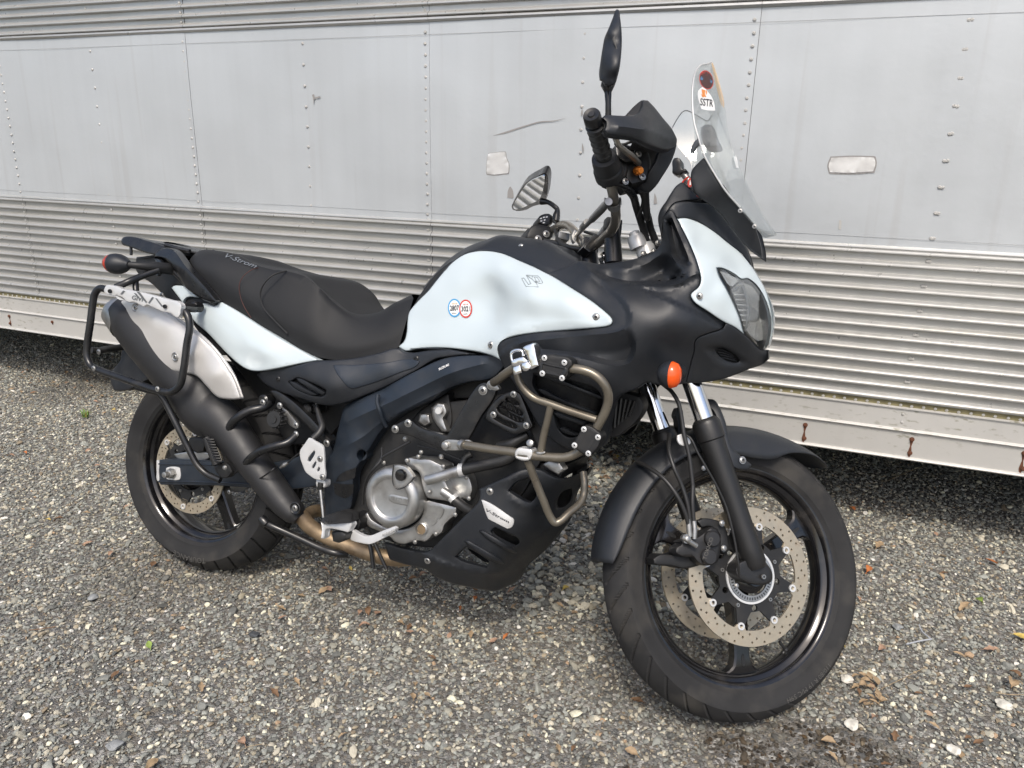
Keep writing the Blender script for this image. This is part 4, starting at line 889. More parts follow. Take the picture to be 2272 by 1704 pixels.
for pts in ('E690,395 720,385 900,455 1100,540 1290,615 1350,640 1340,665 1290,650 1100,580 900,500 700,430','E735,572 770,565 900,630 1100,720 1280,790 1275,815 1100,750 900,665 760,600','E885,785 930,790 1060,845 1180,890 1170,915 1060,880 900,815','E935,935 970,930 1060,975 1120,995 1105,1012 1040,1005 950,965'):
    panel('louvre','E',pts,lambda X:FY(X)+.004,'black_plastic',t=.022,roll=.004,e=3,g=6,mir=True)
chin=panel('chin_cowl','H','1696,1113 1760,1150 1820,1197 1842,1214 1900,1272 1960,1318 2006,1312 2012,1380 1962,1422 1850,1462 1700,1522 1550,1552 1400,1561 1441,1400 1463,1312 1461,1276 1484,1232 1562,1197 1672,1155',
  lambda X:FY(X)+.0005,'black_plastic',t=.02,roll=.004,e=2.5,g=6,mir=True,sharp=60,holes=['H1616,1306 1660,1300 1720,1325 1775,1365 1795,1400 1770,1408 1720,1400 1660,1370 1625,1335'])
panel('vent_recess','H','1590,1290 1680,1280 1790,1340 1830,1420 1700,1420 1600,1340',lambda X:FY(X)+.016,'dark_plastic',t=.006,roll=0,g=14,mir=True)
for k in range(4): panel('vent_slat','H',f'{1618+k*14},{1308+k*20} {1660+k*12},{1312+k*20} {1745+k*10},{1345+k*17} {1742+k*10},{1352+k*17} {1660+k*12},{1322+k*20} {1622+k*14},{1318+k*20}',lambda X:FY(X)+.002,'black_plastic',t=.010,roll=.001,e=1,g=900,mir=True)
# cockpit trim between tank and cowl, brow under the screen
panel('cowl_trim','H','1264,292 1310,240 1370,224 1500,234 1562,240 1640,300 1750,440 1832,548 1872,640 1884,700 1862,668 1800,596 1700,516 1600,436 1480,366 1392,342 1335,348 1300,300',
  lambda X:FY(X)-.001,'black_plastic',t=.02,roll=.004,e=2.5,g=6,mir=True)
panel('inner_cowl','H','1383,72 1330,105 1290,160 1250,225 1212,280 1196,330 1196,380 1212,450 1220,520 1240,345 1266,292 1312,238 1372,220 1500,200 1510,190 1470,160 1410,110',
  'H1383,72,-.10 1250,225,-.14 1196,380,-.14 1266,292,-.15 1500,190,-.10','black_plastic',t=.02,roll=.005,e=4,g=7,mir=True)
loft('instrument_hood',['H1383,72,-.10 1400,60,-.05 1405,56,0','H1450,140,-.10 1470,120,-.05 1480,115,0','H1510,195,-.095 1560,150,-.05 1570,140,0'],'black_plastic',na=4,nb=3,t=.003)
cowl=panel('front_cowl','H','1335,350 1390,344 1480,370 1600,440 1700,520 1800,600 1870,682 1940,792 2000,902 2040,1002 2052,1100 2040,1200 2010,1302 2018,1250 2032,1150 2022,1060 1992,962 1952,882 1902,820 1850,788 1812,793 1762,758 1662,711 1622,710 1640,772 1690,862 1740,962 1790,1082 1822,1196 1760,1149 1680,1110 1560,1030 1460,960 1433,915 1446,894 1496,850 1511,800 1506,760 1471,640 1421,520 1371,420',
  lambda X:FYB(X)-.0015,'pearl_white',t=.018,roll=.005,e=2.6,g=6,mir=True,sharp=70)
bolts('H','1498,920',.0078,'button',Y=lambda X:FYB(X)-.003)
# headlamp: clear cover, reflector bowl, brow prism, bulb shroud
lamp=panel('headlight','H','1630,718 1664,717 1764,764 1810,799 1850,794 1898,824 1948,886 1988,964 2018,1062 2028,1150 2014,1250 1985,1312 1962,1312 1902,1266 1842,1206 1826,1186 1794,1082 1744,962 1696,864 1646,774',
  lambda X:FYB(X)+.0025,'lamp_glass',t=.002,roll=.002,e=2,g=6,mir=True)
mat('reflector',(.58,.58,.57),.26,metal=.7,bump=1.0,bs=130,aniso=(1,1,8)); mat('lamp_grey',(.15,.155,.16),.3,metal=.5)
panel('reflector_bowl','H','1735,870 1790,830 1850,830 1905,870 1950,950 1985,1060 1990,1150 1970,1240 1930,1250 1870,1200 1835,1150 1800,1050 1760,950','H1735,870,-.135 1850,830,-.075 1950,950,-.02 1990,1150,-.008 1930,1250,-.05 1835,1150,-.095 1870,1000,-.03 1900,1100,-.02','reflector',t=.004,roll=0,g=6,mir=True,parent=lamp)
panel('lamp_housing','H','1628,712 1664,713 1764,758 1812,792 1852,788 1902,820 1952,882 1992,962 2020,1062 2030,1150 2016,1250 1985,1314 1962,1314 1902,1270 1842,1210 1826,1190 1790,1082 1740,962 1692,864 1642,774',lambda X:FYB(X)+.055,'lamp_grey',t=.004,roll=0,g=12,mir=True,parent=lamp)
panel('lamp_prism','H','1645,730 1700,745 1775,785 1800,800 1745,850 1715,840 1680,790',lambda X:FYB(X)+.016,'reflector',t=.006,roll=.003,e=2,g=6,mir=True,parent=lamp)
panel('lamp_divider','H','1740,880 1760,850 1815,800 1822,815 1850,900 1870,1000 1862,1100 1840,1180 1826,1180 1846,1090 1850,1000 1832,910 1805,840 1765,880',lambda X:FYB(X)+.010,'lamp_grey',t=.02,roll=.002,e=1.5,g=6,mir=True,parent=lamp)
for k in range(7):   # fine vertical flutes of the side reflector
    y=900+k*38; x0=1752+k*11
    panel('lamp_flute','H',f'{x0},{y} {x0+75-k*4},{y+4} {x0+76-k*4},{y+14} {x0+4},{y+12}',lambda X:FYB(X)+.013,'reflector',t=.004,roll=0,g=900,smooth=False,mir=True,parent=lamp)
# ------------------------------------------------------------------ screen
SC=['F1450,1262,-.160 1510,1200,-.14 1640,1100,-.07 1735,1060,0','F1495,1020,-.165 1530,1000,-.13 1640,930,-.06 1700,905,0','F1462,900,-.160 1510,860,-.125 1615,790,-.055 1685,765,0','F1449,760,-.150 1500,720,-.115 1590,655,-.045 1655,640,0','F1452,620,-.135 1495,590,-.10 1570,545,-.04 1622,535,0','F1475,520,-.105 1515,500,-.075 1570,480,-.03 1600,472,0','F1510,482,-.08 1535,476,-.055 1565,468,-.02 1590,460,0']
scr=loft('windscreen',['H1905,395,-.095 1960,440,-.06 2030,462,-.02 2070,468,0','F1800,1525,-.125 1850,1530,-.085 1905,1520,-.03 1930,1510,0','F1690,1400,-.145 1745,1380,-.11 1795,1330,-.045 1835,1315,0','F1600,1260,-.155 1660,1230,-.12 1712,1150,-.05 1757,1130,0','F1530,1130,-.162 1590,1090,-.125 1668,1010,-.05 1715,985,0']+SC[1:],'clear_screen',na=4,nb=5,t=.003,sharp=60)
SYp=[]
for s in ['F1800,1525,-.125 1850,1530,-.085 1905,1520,-.03 1930,1510,0','F1690,1400,-.145 1745,1380,-.11 1795,1330,-.045 1835,1315,0','F1600,1260,-.155 1660,1230,-.12 1712,1150,-.05 1757,1130,0','F1530,1130,-.162 1590,1090,-.125 1668,1010,-.05 1715,985,0']+SC[1:]: SYp+=parse(s)
SY=Rbf(SYp)
edge=np.array([U(*p[:2],p[2]) for s in (['F1800,1525,-.125','F1690,1400,-.145','F1600,1260,-.155','F1530,1130,-.162']+[q.split()[0] for q in SC[1:]]) for p in parse(s)]+[U(*p[:2],p[2]) for p in parse('F1545,474,-.045 1590,460,0')])
tube('screen_edge','s',edge,.0018,'aluminium',n=5,seg=8)
# stickers on the screen
st=decal('oval_sticker','F',ell('F',1551,588,50,72,36,-18),SY,'sticker_red',lift=.003,smooth=False,parent=scr)
decal('sticker_face','F',ell('F',1551,588,45,66,36,-18),SY,'sticker_dark',lift=.0034,smooth=False,parent=scr)
for a,b_ in ((-12,'sticker_red'),(10,'sticker_red')): decal('sticker_flame','F',f'{1548+a},{530} {1560+a},545 {1562+a},575 {1568+a},610 {1560+a},640 {1550+a},615 {1545+a},570','SY' if False else SY,b_,lift=.0037,parent=scr)
text('sticker_script','Bluelight','F',(1506,585),(1596,612),(0,-24),SY,'sticker_blue',lift=.0040,parent=scr,italic=.3)
decal('tag_sticker','F','1487,700 1490,670 1508,650 1522,640 1545,655 1565,680 1585,705 1608,760 1615,815 1560,812 1513,803 1500,760',SY,'sticker_white',lift=.003,parent=scr)
text('sticker_lettering','SSTR','F',(1504,774),(1600,786),(3,-52),SY,'sticker_ink',lift=.0034,parent=scr)
for p in ('1515,655 1545,665 1540,690 1552,715 1530,710 1520,690','1512,690 1525,700 1535,716 1520,714','1548,660 1556,675 1550,700 1545,682'): decal('sticker_mark','F',p,SY,'sticker_orange',lift=.0034,parent=scr)
decal('yellow_strip','F','1588,453 1600,470 1622,530 1655,640 1680,740 1682,795 1665,780 1640,700 1615,600 1595,510',lambda X:SY(X)+.02,'sticker_yellow',lift=.003,smooth=True,parent=scr)
decal('label_sticker','F','1748,1150 1772,1153 1790,1238 1770,1235',lambda X:SY(X),'sticker_white',lift=.003,smooth=False,parent=scr)
# dark brackets under the screen
panel('screen_bracket','F','1440,1262 1490,1200 1530,1160 1560,1190 1600,1262 1690,1402 1800,1530 H1870,350 1905,395 1925,450 1955,560 1962,640 1950,628 1900,590 1830,538 1750,440 1640,300 1562,238 1500,194 1465,160',
  'F1440,1262,-.150 1530,1160,-.155 1690,1402,-.140 1800,1530,-.118 H1925,450,-.085 1962,640,-.06 1830,538,-.075 1640,300,-.11 1500,194,-.145','black_plastic',t=.008,roll=.004,e=3,g=7,mir=True)
bolts('H','1800,290,-.128 1905,405,-.105',.0046,'button')
panel('wind_deflector','F','1390,815 1450,832 1540,885 1560,890 1590,850 1615,818 1660,900 1700,1000 1745,1110 1720,1250 1640,1400 1510,1450 1470,1360 1450,1270 1430,1190 1380,1130 1340,1080 1300,940 1340,870','F1390,815,.10 1300,940,.10 1510,1450,.06 1745,1110,.12','clear_screen',t=.003,roll=0,g=14)
dd=P3('F1300,940,.10 1340,870,.10 1390,815,.10 1450,832,.105 1540,885,.11 1560,890,.11 1590,850,.11 1615,818,.115 1660,900,.12 1700,1000,.12 1745,1110,.12'); tube('deflector_edge','s',dd,.0011,'lamp_grey',n=3,seg=6)
tube('deflector_edge','F','1340,1080,.09 1380,1130,.085 1430,1190,.08 1450,1270,.075 1470,1360,.07 1510,1450,.06',.0012,'aluminium',seg=6)
tube('deflector_edge','F','1420,1300,-.10 1375,1345,-.10 1375,1385,-.10 1420,1420,-.10 1500,1450,-.10',.0020,'sticker_red',seg=6)
decal('red_sticker','F',ell('F',1432,1344,20,35,24,10),-.104,'sticker_red',smooth=False); text('sticker_mark','i','F',(1426,1362),(1438,1362),(0,-34),-.1046,'sticker_white',lift=.0)
# phone holder and camera mount behind the screen
mat('holder_grey',(.14,.145,.15),.5)
panel('phone_holder','F','1512,935 1545,918 1595,920 1605,950 1625,1010 1650,1060 1645,1080 1600,1088 1540,1075 1520,1040 1505,980',.0,'holder_grey',t=.05,roll=.008,e=5,g=8)
tube('holder_arm','F','1510,1035,.01 1480,1060,.01 1455,1100,.01 1448,1128,.01',[.008,.008,.006,.004],'holder_grey')
cm=panel('camera_mount','F','1300,1185 1315,1163 1345,1160 1365,1180 1370,1240 1400,1245 1412,1262 1380,1272 1350,1285 1330,1295 1315,1282 1298,1275 1300,1240',-.03,'satin_black',t=.03,roll=.004,e=3,g=6); tube('mount_stem','F','1360,1255,-.015 1390,1290,-.015 1420,1330,-.015',.008,'steel')
# ------------------------------------------------------------------ front indicator (right) and its twin
def indicator(sg):
    c0=U(CR['H'][0]+1290/3.3185,CR['H'][1]+1498/3.3185,-.262); c0=c0*np.array([1,-sg,1]) if sg<0 and False else c0
    if sg>0: c0=c0*np.array([1,-1,1])
    b=empty_part('indicator')
    def sc(v,q): # stretch circle to an ellipse standing upright
        v=np.array(v)-c0; v[:,1]*=1.0; return v+c0
    def elp(name,prof,m,ax):
        ax=np.array(ax,float);ax/=np.linalg.norm(ax); N=np.cross(ax,(0,0,1.));N/=np.linalg.norm(N); Bv=np.cross(N,ax); t=np.linspace(0,2*np.pi,28,endpoint=False); V_=[];F_=[]
        for r,h in prof: V_+=list(c0+ax*h+r*(.022*np.cos(t)[:,None]*N+.0275*np.sin(t)[:,None]*Bv))
        for i in range(len(prof)-1):
            for j in range(28): F_.append((i*28+j,i*28+(j+1)%28,(i+1)*28+(j+1)%28,(i+1)*28+j))
        F_+=[tuple(range(28)),tuple(range((len(prof)-1)*28,len(prof)*28))]
        add(name,V_,F_,m,b,'B',35,False,True)
    ax=np.array([.98,sg*.16,.03])
    elp('lens',[(1.0,0),(.99,.004),(.86,.013),(.55,.019),(.15,.021)],'orange_lens',ax)
    elp('reflector',[(.85,.001),(.7,.003),(.3,.002)],'orange_anodised',ax)
    elp('housing',[(1.02,.001),(1.0,-.006),(.85,-.016),(.6,-.024),(.3,-.028)],'black_plastic',ax)
    st=c0*np.array([1,0,1]); tube('stalk','s',[c0-ax*.012,c0-ax*.012+np.array([.006,-sg*.035,.002]),c0-ax*.012+np.array([.010,-sg*.08,.004])],[.013,.015,.019],'black_plastic',parent=b)
indicator(-1); indicator(1)
# ------------------------------------------------------------------ seat (two steps) with piping, stitched side
seat=loft('seat',['A1005,395,-.10 1000,365,-.095 1012,335,-.07 1020,325,0','A1050,500,-.128 1035,400,-.130 1080,300,-.095 1085,285,0','A1160,600,-.140 1190,440,-.145 1240,312,-.105 1245,296,0','A1250,700,-.145 1330,540,-.152 1390,350,-.11 1390,333,0',
 'A1420,790,-.150 1480,660,-.158 1560,405,-.12 1555,388,0','A1560,885,-.154 1600,760,-.162 1680,438,-.125 1680,418,0','A1690,965,-.158 1720,830,-.166 1790,450,-.13 1790,436,0','A1790,1025,-.160 1840,890,-.168 1950,500,-.13 1950,482,0','A1920,1095,-.162 1980,950,-.168 2070,598,-.13 2070,585,0',
 'Z690,772,-.158 703,740,-.160 722,655,-.118 724,648,0','Z745,778,-.150 755,745,-.150 768,686,-.100 770,680,0','Z800,768,-.140 808,735,-.138 815,681,-.085 816,675,0','Z842,757,-.132 848,720,-.128 855,660,-.082 857,652,0','Z862,750,-.126 876,700,-.118 893,645,-.088 896,636,0'],
 'seat_vinyl',na=6,nb=5,sharp=80,close=True)
SP=Rbf(parse('A1160,600,-.140 1190,440,-.145 1240,312,-.105 1250,700,-.145 1330,540,-.152 1390,350,-.11 1420,790,-.150 1480,660,-.158 1560,405,-.12 1560,885,-.154 1600,760,-.162 1050,500,-.128 1035,400,-.13 1080,300,-.095'))
tube('stitching','A','1570,418,-.118 1500,440,-.145 1430,500,-.156 1405,560,-.158 1410,640,-.157 1440,730,-.156 1500,830,-.156',.0009,'stitch_red',seg=6,parent=seat)
tube('grab_rail','A','1420,352,.12 1440,338,.13 1560,350,.135 1660,375,.14 1755,432,.145',.007,'satin_black')
tube('seat_piping','A','1790,445,-.132 1680,480,-.160 1600,560,-.171 1575,640,-.172 1600,740,-.172 1690,850,-.173 1800,960,-.172',.0022,'seat_vinyl_plain',seg=8,parent=seat)
text('seat_embroidery','V-Strom','A',(1290,335),(1540,425),(14,-34),lambda X:SP(X)-.004,'thread_silver',italic=.5,lift=.002,parent=seat,bold=0)
# ------------------------------------------------------------------ tail
TLp="A848,585,-.125 960,568,-.13 1130,665,-.14 945,712,-.135 1070,705,-.14 1250,695,-.150 1400,780,-.158 1600,910,-.166 1850,1060,-.172 2055,1178,-.175 1850,1215,-.180 1560,1265,-.182 1430,1230,-.180 1300,1120,-.172 1150,960,-.162 1030,850,-.150 1300,930,-.172 1480,1060,-.186 1420,1120,-.178 1600,1130,-.192 1550,1180,-.182 1200,830,-.164"
TL=Rbf(parse(TLp))
panel('tail_panel','A','1070,706 1130,712 1205,735 1230,715 1252,695 1400,782 1600,912 1850,1062 2056,1178 1950,1196 1850,1216 1700,1247 1565,1266 1500,1261 1430,1231 1300,1121 1150,962 1030,852 988,782 1050,786 1082,750',TL,'pearl_white',t=.02,roll=.005,e=3,g=6,mir=True,sharp=70)
panel('tail_tip','A','848,585 870,568 920,566 962,570 1010,602 1060,652 1130,666 1150,672 1060,664 980,662 952,684 944,714 900,652',TL,'pearl_white',t=.02,roll=.004,e=2.5,g=6,mir=True,sharp=70)
panel('tail_inner','A','945,690 985,664 1060,662 1150,672 1225,690 1230,712 1205,733 1130,712 1070,706 1050,740 1000,750 960,730',lambda X:TL(X)+.012,'dark_plastic',t=.03,roll=.002,g=10,mir=True)
panel('tail_undercowl','A','560,345 610,330 700,325 720,340 760,400 860,440 960,560 870,566 846,585 900,655 946,716 990,784 1030,854 1150,964 1300,1124 1250,1140 1100,980 960,800 880,740 780,640 700,560 560,440','A560,345,-.06 720,340,-.09 960,560,-.118 846,585,-.112 700,560,-.08 560,440,-.06 946,716,-.12 1150,964,-.14 1250,1140,-.15','dark_plastic',t=.03,roll=.004,g=8,mir=True)
loft('tail_lamp_shell',['A560,345,-.06 565,335,-.03 565,333,0','A700,325,-.09 700,318,-.04 700,315,0','A760,300,-.09 760,290,-.04 760,288,0'],'dark_plastic',t=.003)
bolts('A','770,643,-.135','.009' and .0075,'button')
# grab rail and carrier
GYp='A715,330,-.135 790,258,-.125 860,270,-.135 900,330,-.150 960,420,-.165 1060,500,-.172 1150,600,-.176 1222,692,-.176 1130,690,-.172 980,600,-.165 880,440,-.155 800,350,-.145'
panel('grab_rail','A','712,330 722,295 755,268 800,256 850,262 890,292 930,345 975,410 1060,498 1150,598 1224,690 1205,708 1135,694 1040,640 980,598 930,530 880,442 835,385 790,345 745,334',GYp,'satin_black',t=.022,roll=.008,e=5,g=6,mir=True)
tube('grab_rail_tube','A','1205,705,-.16 1100,640,-.15 980,560,-.14 860,440,-.13',.008,'satin_black',mir=True)
panel('carrier_rail','A','437,205 443,185 458,170 490,163 545,168 640,195 760,232 812,252 775,268 740,290 722,318 650,300 600,285 520,255 450,235','A437,205,-.10 812,252,-.11 490,163,-.095 722,318,-.115','satin_black',t=.035,roll=.006,e=4,g=7,mir=True)
loft('carrier_plate',['A490,166,-.075 495,164,-.03 495,164,0','A600,196,-.085 640,194,-.03 640,194,0','A790,228,-.09 800,225,-.03 800,225,0','A900,262,-.09 905,258,-.03 905,258,0','A1000,292,-.09 1005,288,-.03 1005,288,0'],'satin_black',t=.006,na=3)
tube('carrier_bar','A','1000,285,-.085 900,262,-.09 800,232,-.095',.006,'satin_black',mir=True)
tube('carrier_peg','A','518,250,-.09 520,285,-.09 520,318,-.09',.0045,'satin_black')
box('latch',P3('A905,262,-.08')[0],(.02,.02,.006),'satin_black')
# rear indicator
def rind(sg):
    c0=P3('A395,388,-.235')[0]; c0[1]*=-sg
    b=empty_part('indicator'); 
    ax=np.array([-.96,sg*-.0+ (sg*.10),-.02])
    def elp(name,prof,m):
        a=ax/np.linalg.norm(ax); N=np.cross(a,(0,0,1.));N/=np.linalg.norm(N); Bv=np.cross(N,a); t=np.linspace(0,2*np.pi,24,endpoint=False); V_=[];F_=[]
        for r,h in prof: V_+=list(c0+a*h+r*(.032*np.cos(t)[:,None]*N+.029*np.sin(t)[:,None]*Bv))
        for i in range(len(prof)-1):
            for j in range(24): F_.append((i*24+j,i*24+(j+1)%24,(i+1)*24+(j+1)%24,(i+1)*24+j))
        F_+=[tuple(range(24)),tuple(range((len(prof)-1)*24,len(prof)*24))]; add(name,V_,F_,m,b,'B',35,False,True)
    elp('lens',[(.93,.006),(.86,.018),(.6,.030),(.2,.036)],'red_orange_lens')
    elp('housing',[(.95,.010),(1.0,.0),(.97,-.012),(.82,-.026),(.55,-.038),(.36,-.046)],'black_plastic')
    s=[c0-ax*.040,c0-ax*.065+np.array([0,-sg*.01,0]),c0-ax*.09+np.array([0,-sg*.05,.0]),c0-ax*.11+np.array([0,-sg*.13,-.002])]
    tube('stalk','s',s,[.009,.010,.0155,.017],'dark_plastic',parent=b)
rind(-1); rind(1)
# rear mudguard and plate holder
panel('rear_mudguard','A','345,1310 360,1270 400,1220 430,1180 440,1130 440,1060 470,1040 520,1060 600,1140 700,1290 722,1305 640,1345 560,1392 470,1425 380,1427 362,1380','A345,1310,-.09 440,1060,-.08 720,1300,-.09 470,1425,-.10','dark_plastic',t=.18,roll=.004,g=9)
tube('plate_bracket','A','190,1095,-.22 240,1100,-.20 330,1085,-.14 480,1065,-.08',.010,'dark_plastic')
bolts('A','255,1108,-.215',.008,'button')
# ------------------------------------------------------------------ pannier frame (right)
tube('pannier_frame','A','320,597,-.262 262,590,-.264 225,630,-.266 205,720,-.267 185,880,-.268 160,1060,-.268 160,1150,-.268 195,1225,-.268 260,1258,-.268 420,1315,-.267 600,1380,-.266 760,1428,-.265 850,1435,-.264 915,1385,-.263 948,1260,-.262 975,1050,-.260 998,900,-.258 985,820,-.257 950,770,-.256 900,745,-.255',.0098,'satin_black',seg=14,n=5)
rail=panel('pannier_lock_rail','A','296,612 305,580 322,560 350,562 400,570 440,590 560,612 720,650 800,672 860,688 885,690 925,712 932,735 926,765 925,800 900,832 870,815 850,795 775,778 700,745 645,722 620,742 585,720 540,700 500,705 455,680 400,650 350,645 312,636',-.275,'aluminium',t=.014,roll=.002,e=1.6,g=8,cang=35,holes=['A395,648 430,655 470,680 440,688 400,672'])
for p in ('455,605 470,612 445,640 430,635','540,625 560,630 600,680 590,686','560,612 590,620 650,700 640,708','690,660 705,664 670,712 658,708','715,668 730,672 780,735 768,740'): decal('rail_groove','A',p,-.2755,'lamp_grey',smooth=False,parent=rail)
text('rail_lettering','GIVI','A',(522,678),(612,698),(8,-34),-.2756,'lamp_grey',parent=rail)
bolts('A','350,612,-.277 800,738,-.277',.0072,'socket','satin_black',parent=rail)
tube('frame_stay','A','745,438,-.175 690,458,-.19 600,492,-.215 500,535,-.245 395,580,-.262',.0095,'satin_black'); tube('frame_stay','A','556,505,-.225 556,560,-.225 560,610,-.228',.0085,'satin_black')
panel('stay_bracket','A','712,350 735,345 765,365 762,420 750,470 735,490 722,488 718,440 728,400','A712,350,-.13 762,420,-.16 735,490,-.17','satin_black',t=.01,roll=.002)
tube('frame_stay','A','925,735,-.262 975,738,-.235 1030,745,-.20 1050,750,-.17',.0105,'satin_black'); lathe('stay_boss',P3('A1040,742,-.185')[0],(0,-1,0),[(.014,-.02),(.014,.005),(.010,.009)],'satin_black',20)
tube('frame_stay','B','560,105,-.262 650,130,-.25 740,155,-.24 785,205,-.235 830,290,-.23 900,430,-.225 990,610,-.215 1060,740,-.21 1130,810,-.205 1250,868,-.20',.0088,'satin_black')
panel('frame_gusset','B','905,90 950,88 990,110 990,150 945,165 925,200 900,300 885,330 875,250 890,180',-.215,'satin_black',t=.008,roll=.001); bolts('A','213,1243,-.278 735,1412,-.275',.0075,'button'); bolts('B','940,150,-.222',.0075,'button')
# ------------------------------------------------------------------ silencer
def px3(c,x,y,Y): ox,oy,s=CR[c]; return U(ox+x/s,oy+y/s,Y)
def sil(name,st,m,seg=32,power=2.0,caps=True):
    """st: crop, centre x,y,Y, radius across (m), radius in depth (m)"""
    C=np.array([px3(c,x,y,Y) for c,x,y,Y,ra,rb in st]); R_=np.array([(ra,rb) for *_,ra,rb in st]); Cs=bez(C,6,False,corner=False); q=np.linspace(0,len(C)-1,len(Cs)); ra=np.interp(q,range(len(C)),R_[:,0]); rb=np.interp(q,range(len(C)),R_[:,1])
    T=np.gradient(Cs,axis=0); T/=np.linalg.norm(T,axis=1)[:,None]; V_=[];F_=[]; a=np.linspace(0,2*np.pi,seg,endpoint=False)
    ca=np.sign(np.cos(a))*np.abs(np.cos(a))**(2/power); sa=np.sign(np.sin(a))*np.abs(np.sin(a))**(2/power)
    for i in range(len(Cs)):
        N=np.cross(T[i],(0,1,0)); N/=np.linalg.norm(N); Bv=np.cross(T[i],N); V_+=list(Cs[i]+ra[i]*ca[:,None]*N+rb[i]*sa[:,None]*Bv)
    for i in range(len(Cs)-1):
        for j in range(seg): F_.append((i*seg+j,i*seg+(j+1)%seg,(i+1)*seg+(j+1)%seg,(i+1)*seg+j))
    F_+=[tuple(range(seg))[::-1],tuple((len(Cs)-1)*seg+j for j in range(seg))]
    return add(name,V_,F_,m,None,'B',40,False,True)
sil('silencer',[('A',440,760,-.170,.050,.042),('A',520,850,-.172,.067,.054),('A',640,980,-.172,.076,.058),('A',850,1220,-.172,.078,.058),('A',1010,1420,-.172,.076,.058),('A',1130,1600,-.172,.070,.055),('B',1240,370,-.172,.062,.053),('B',1400,560,-.170,.051,.047),('B',1530,740,-.168,.044,.043),('B',1625,860,-.166,.0405,.041)],'muffler_grey')
sil('silencer_end_cap',[('A',355,745,-.170,.030,.026),('A',375,765,-.170,.044,.037),('A',420,800,-.170,.052,.043),('A',480,850,-.171,.060,.048)],'steel')
sil('exhaust_elbow_cover',[('B',1610,845,-.166,.0425,.042),('B',1700,960,-.164,.0400,.040),('B',1790,1070,-.162,.0360,.038),('B',1860,1140,-.160,.030,.034),('B',1900,1180,-.158,.019,.026)],'muffler_grey')
tube('clamp_seam','s',[px3('B',x,y,Y) for x,y,Y in ((1545,868,-.185),(1580,850,-.205),(1640,810,-.212),(1690,770,-.205),(1715,752,-.18))],.0022,'satin_black',seg=6)
lathe('shield_washer',px3('B',1862,1097,-.196),(0,-1,0),[(.0165,-.004),(.0165,.001),(.0145,.002),(.010,-.001)],'satin_black',24); bolts('B','1860,1095,-.197',.0085,'button')
hsY="A430,700,-.205 620,690,-.222 700,720,-.224 950,880,-.226 1150,1040,-.226 1340,1290,-.225 1418,1490,-.222 1230,1480,-.216 1060,1310,-.224 880,1270,-.224 700,1180,-.222 560,950,-.218 470,800,-.214 700,900,-.235 780,1000,-.236 1000,1150,-.238 1200,1300,-.238 820,900,-.238 600,800,-.230 640,900,-.226 900,1050,-.237 1050,1180,-.231"
hs=panel('heat_shield','A','428,702 450,685 480,680 560,690 640,700 700,712 830,795 950,878 1062,958 1152,1040 1262,1170 1342,1290 1382,1382 1420,1492 1360,1498 1300,1495 1228,1480 1130,1382 1062,1312 1020,1292 970,1285 880,1272 780,1256 742,1232 700,1180 630,1070 560,950 470,800',hsY,'shield_silver',t=.012,roll=.008,e=4.5,g=6,sharp=60)
HS=Rbf(parse(hsY)); 
for x,y in ((556,745),(880,1148)): lathe('shield_washer',px3('A',x,y,HS(np.array([[150+x/3.6867,480+y/3.6867]]))[0]),(0,-1,0),[(.0125,-.004),(.0125,.0015),(.0105,.0025),(.0075,.001)],'steel',24,parent=hs)
bolts('A','556,745 880,1148',.0072,'button',Y=HS,lift=.002,parent=hs)
# gold header pipe and collector, stand
tube('exhaust_pipe','C','340,1215,-.150 400,1290,-.140 480,1345,-.125 600,1400,-.11 720,1445,-.10 820,1480,-.10 900,1500,-.095 1000,1510,-.085 1100,1500,-.075',.0205,'gold_pipe',seg=20)
tube('exhaust_pipe','C','500,1190,-.02 430,1200,-.06 380,1230,-.11 350,1240,-.14',.018,'gold_pipe',seg=16)
tube('centre_stand','C','105,1265,-.17 150,1290,-.17 240,1330,-.16 350,1380,-.15 480,1440,-.14 590,1475,-.13 650,1480,-.11',.0105,'satin_black',seg=14,n=5)
lathe('stand_foot',px3('C',105,1262,-.175),(-.8,-.1,.6),[(.013,-.012),(.0145,0),(.011,.012)],'satin_black',14)
tube('side_stand','s',[np.array([.52,.16,.22]),np.array([.50,.27,.16]),np.array([.475,.385,.088])],.0125,'satin_black'); box('stand_foot',(.47,.39,.084),(.07,.05,.008),'satin_black')
tube('stand_spring','C','800,1400,-.12 820,1480,-.12 830,1565,-.12',.0042,'steel'); tube('drain_hose','C','830,1400,-.13 870,1490,-.13 912,1580,-.13',.0045,'hose_rubber'); tube('drain_hose','C','795,1400,-.14 812,1480,-.14 822,1568,-.14',.0050,'hose_rubber')
# ------------------------------------------------------------------ swingarm, shock linkage, foot controls
sa=panel('swingarm','B','738,706 760,700 1000,706 1180,716 1400,728 1560,742 1700,720 1850,690 C520,700 600,900 560,960 B2080,900 1900,935 1700,945 1560,935 1300,915 1000,908 760,905 748,880 736,850','B738,706,-.132 760,905,-.132 1300,800,-.132 1900,800,-.120 2080,930,-.115','frame_black',t=.032,roll=.003,e=3,g=12,sharp=30,mir=True)
panel('axle_plate','B','806,770 815,764 910,764 920,772 921,855 912,864 815,862 806,850',-.1345,'aluminium',t=.003,roll=.0008,e=1,parent=sa)
tube('swingarm_rib','B','745,735,-.134 1000,738,-.134 1180,742,-.134',.0022,'frame_black',seg=6,n=1,parent=sa); tube('swingarm_rib','B','745,878,-.134 1000,880,-.134 1300,890,-.134 1540,902,-.134',.0022,'frame_black',seg=6,n=1,parent=sa)
panel('swingarm_end_cap','B','728,706 744,702 750,720 746,800 750,868 744,880 732,870 728,800',-.135,'aluminium',t=.034,roll=.001,e=1)
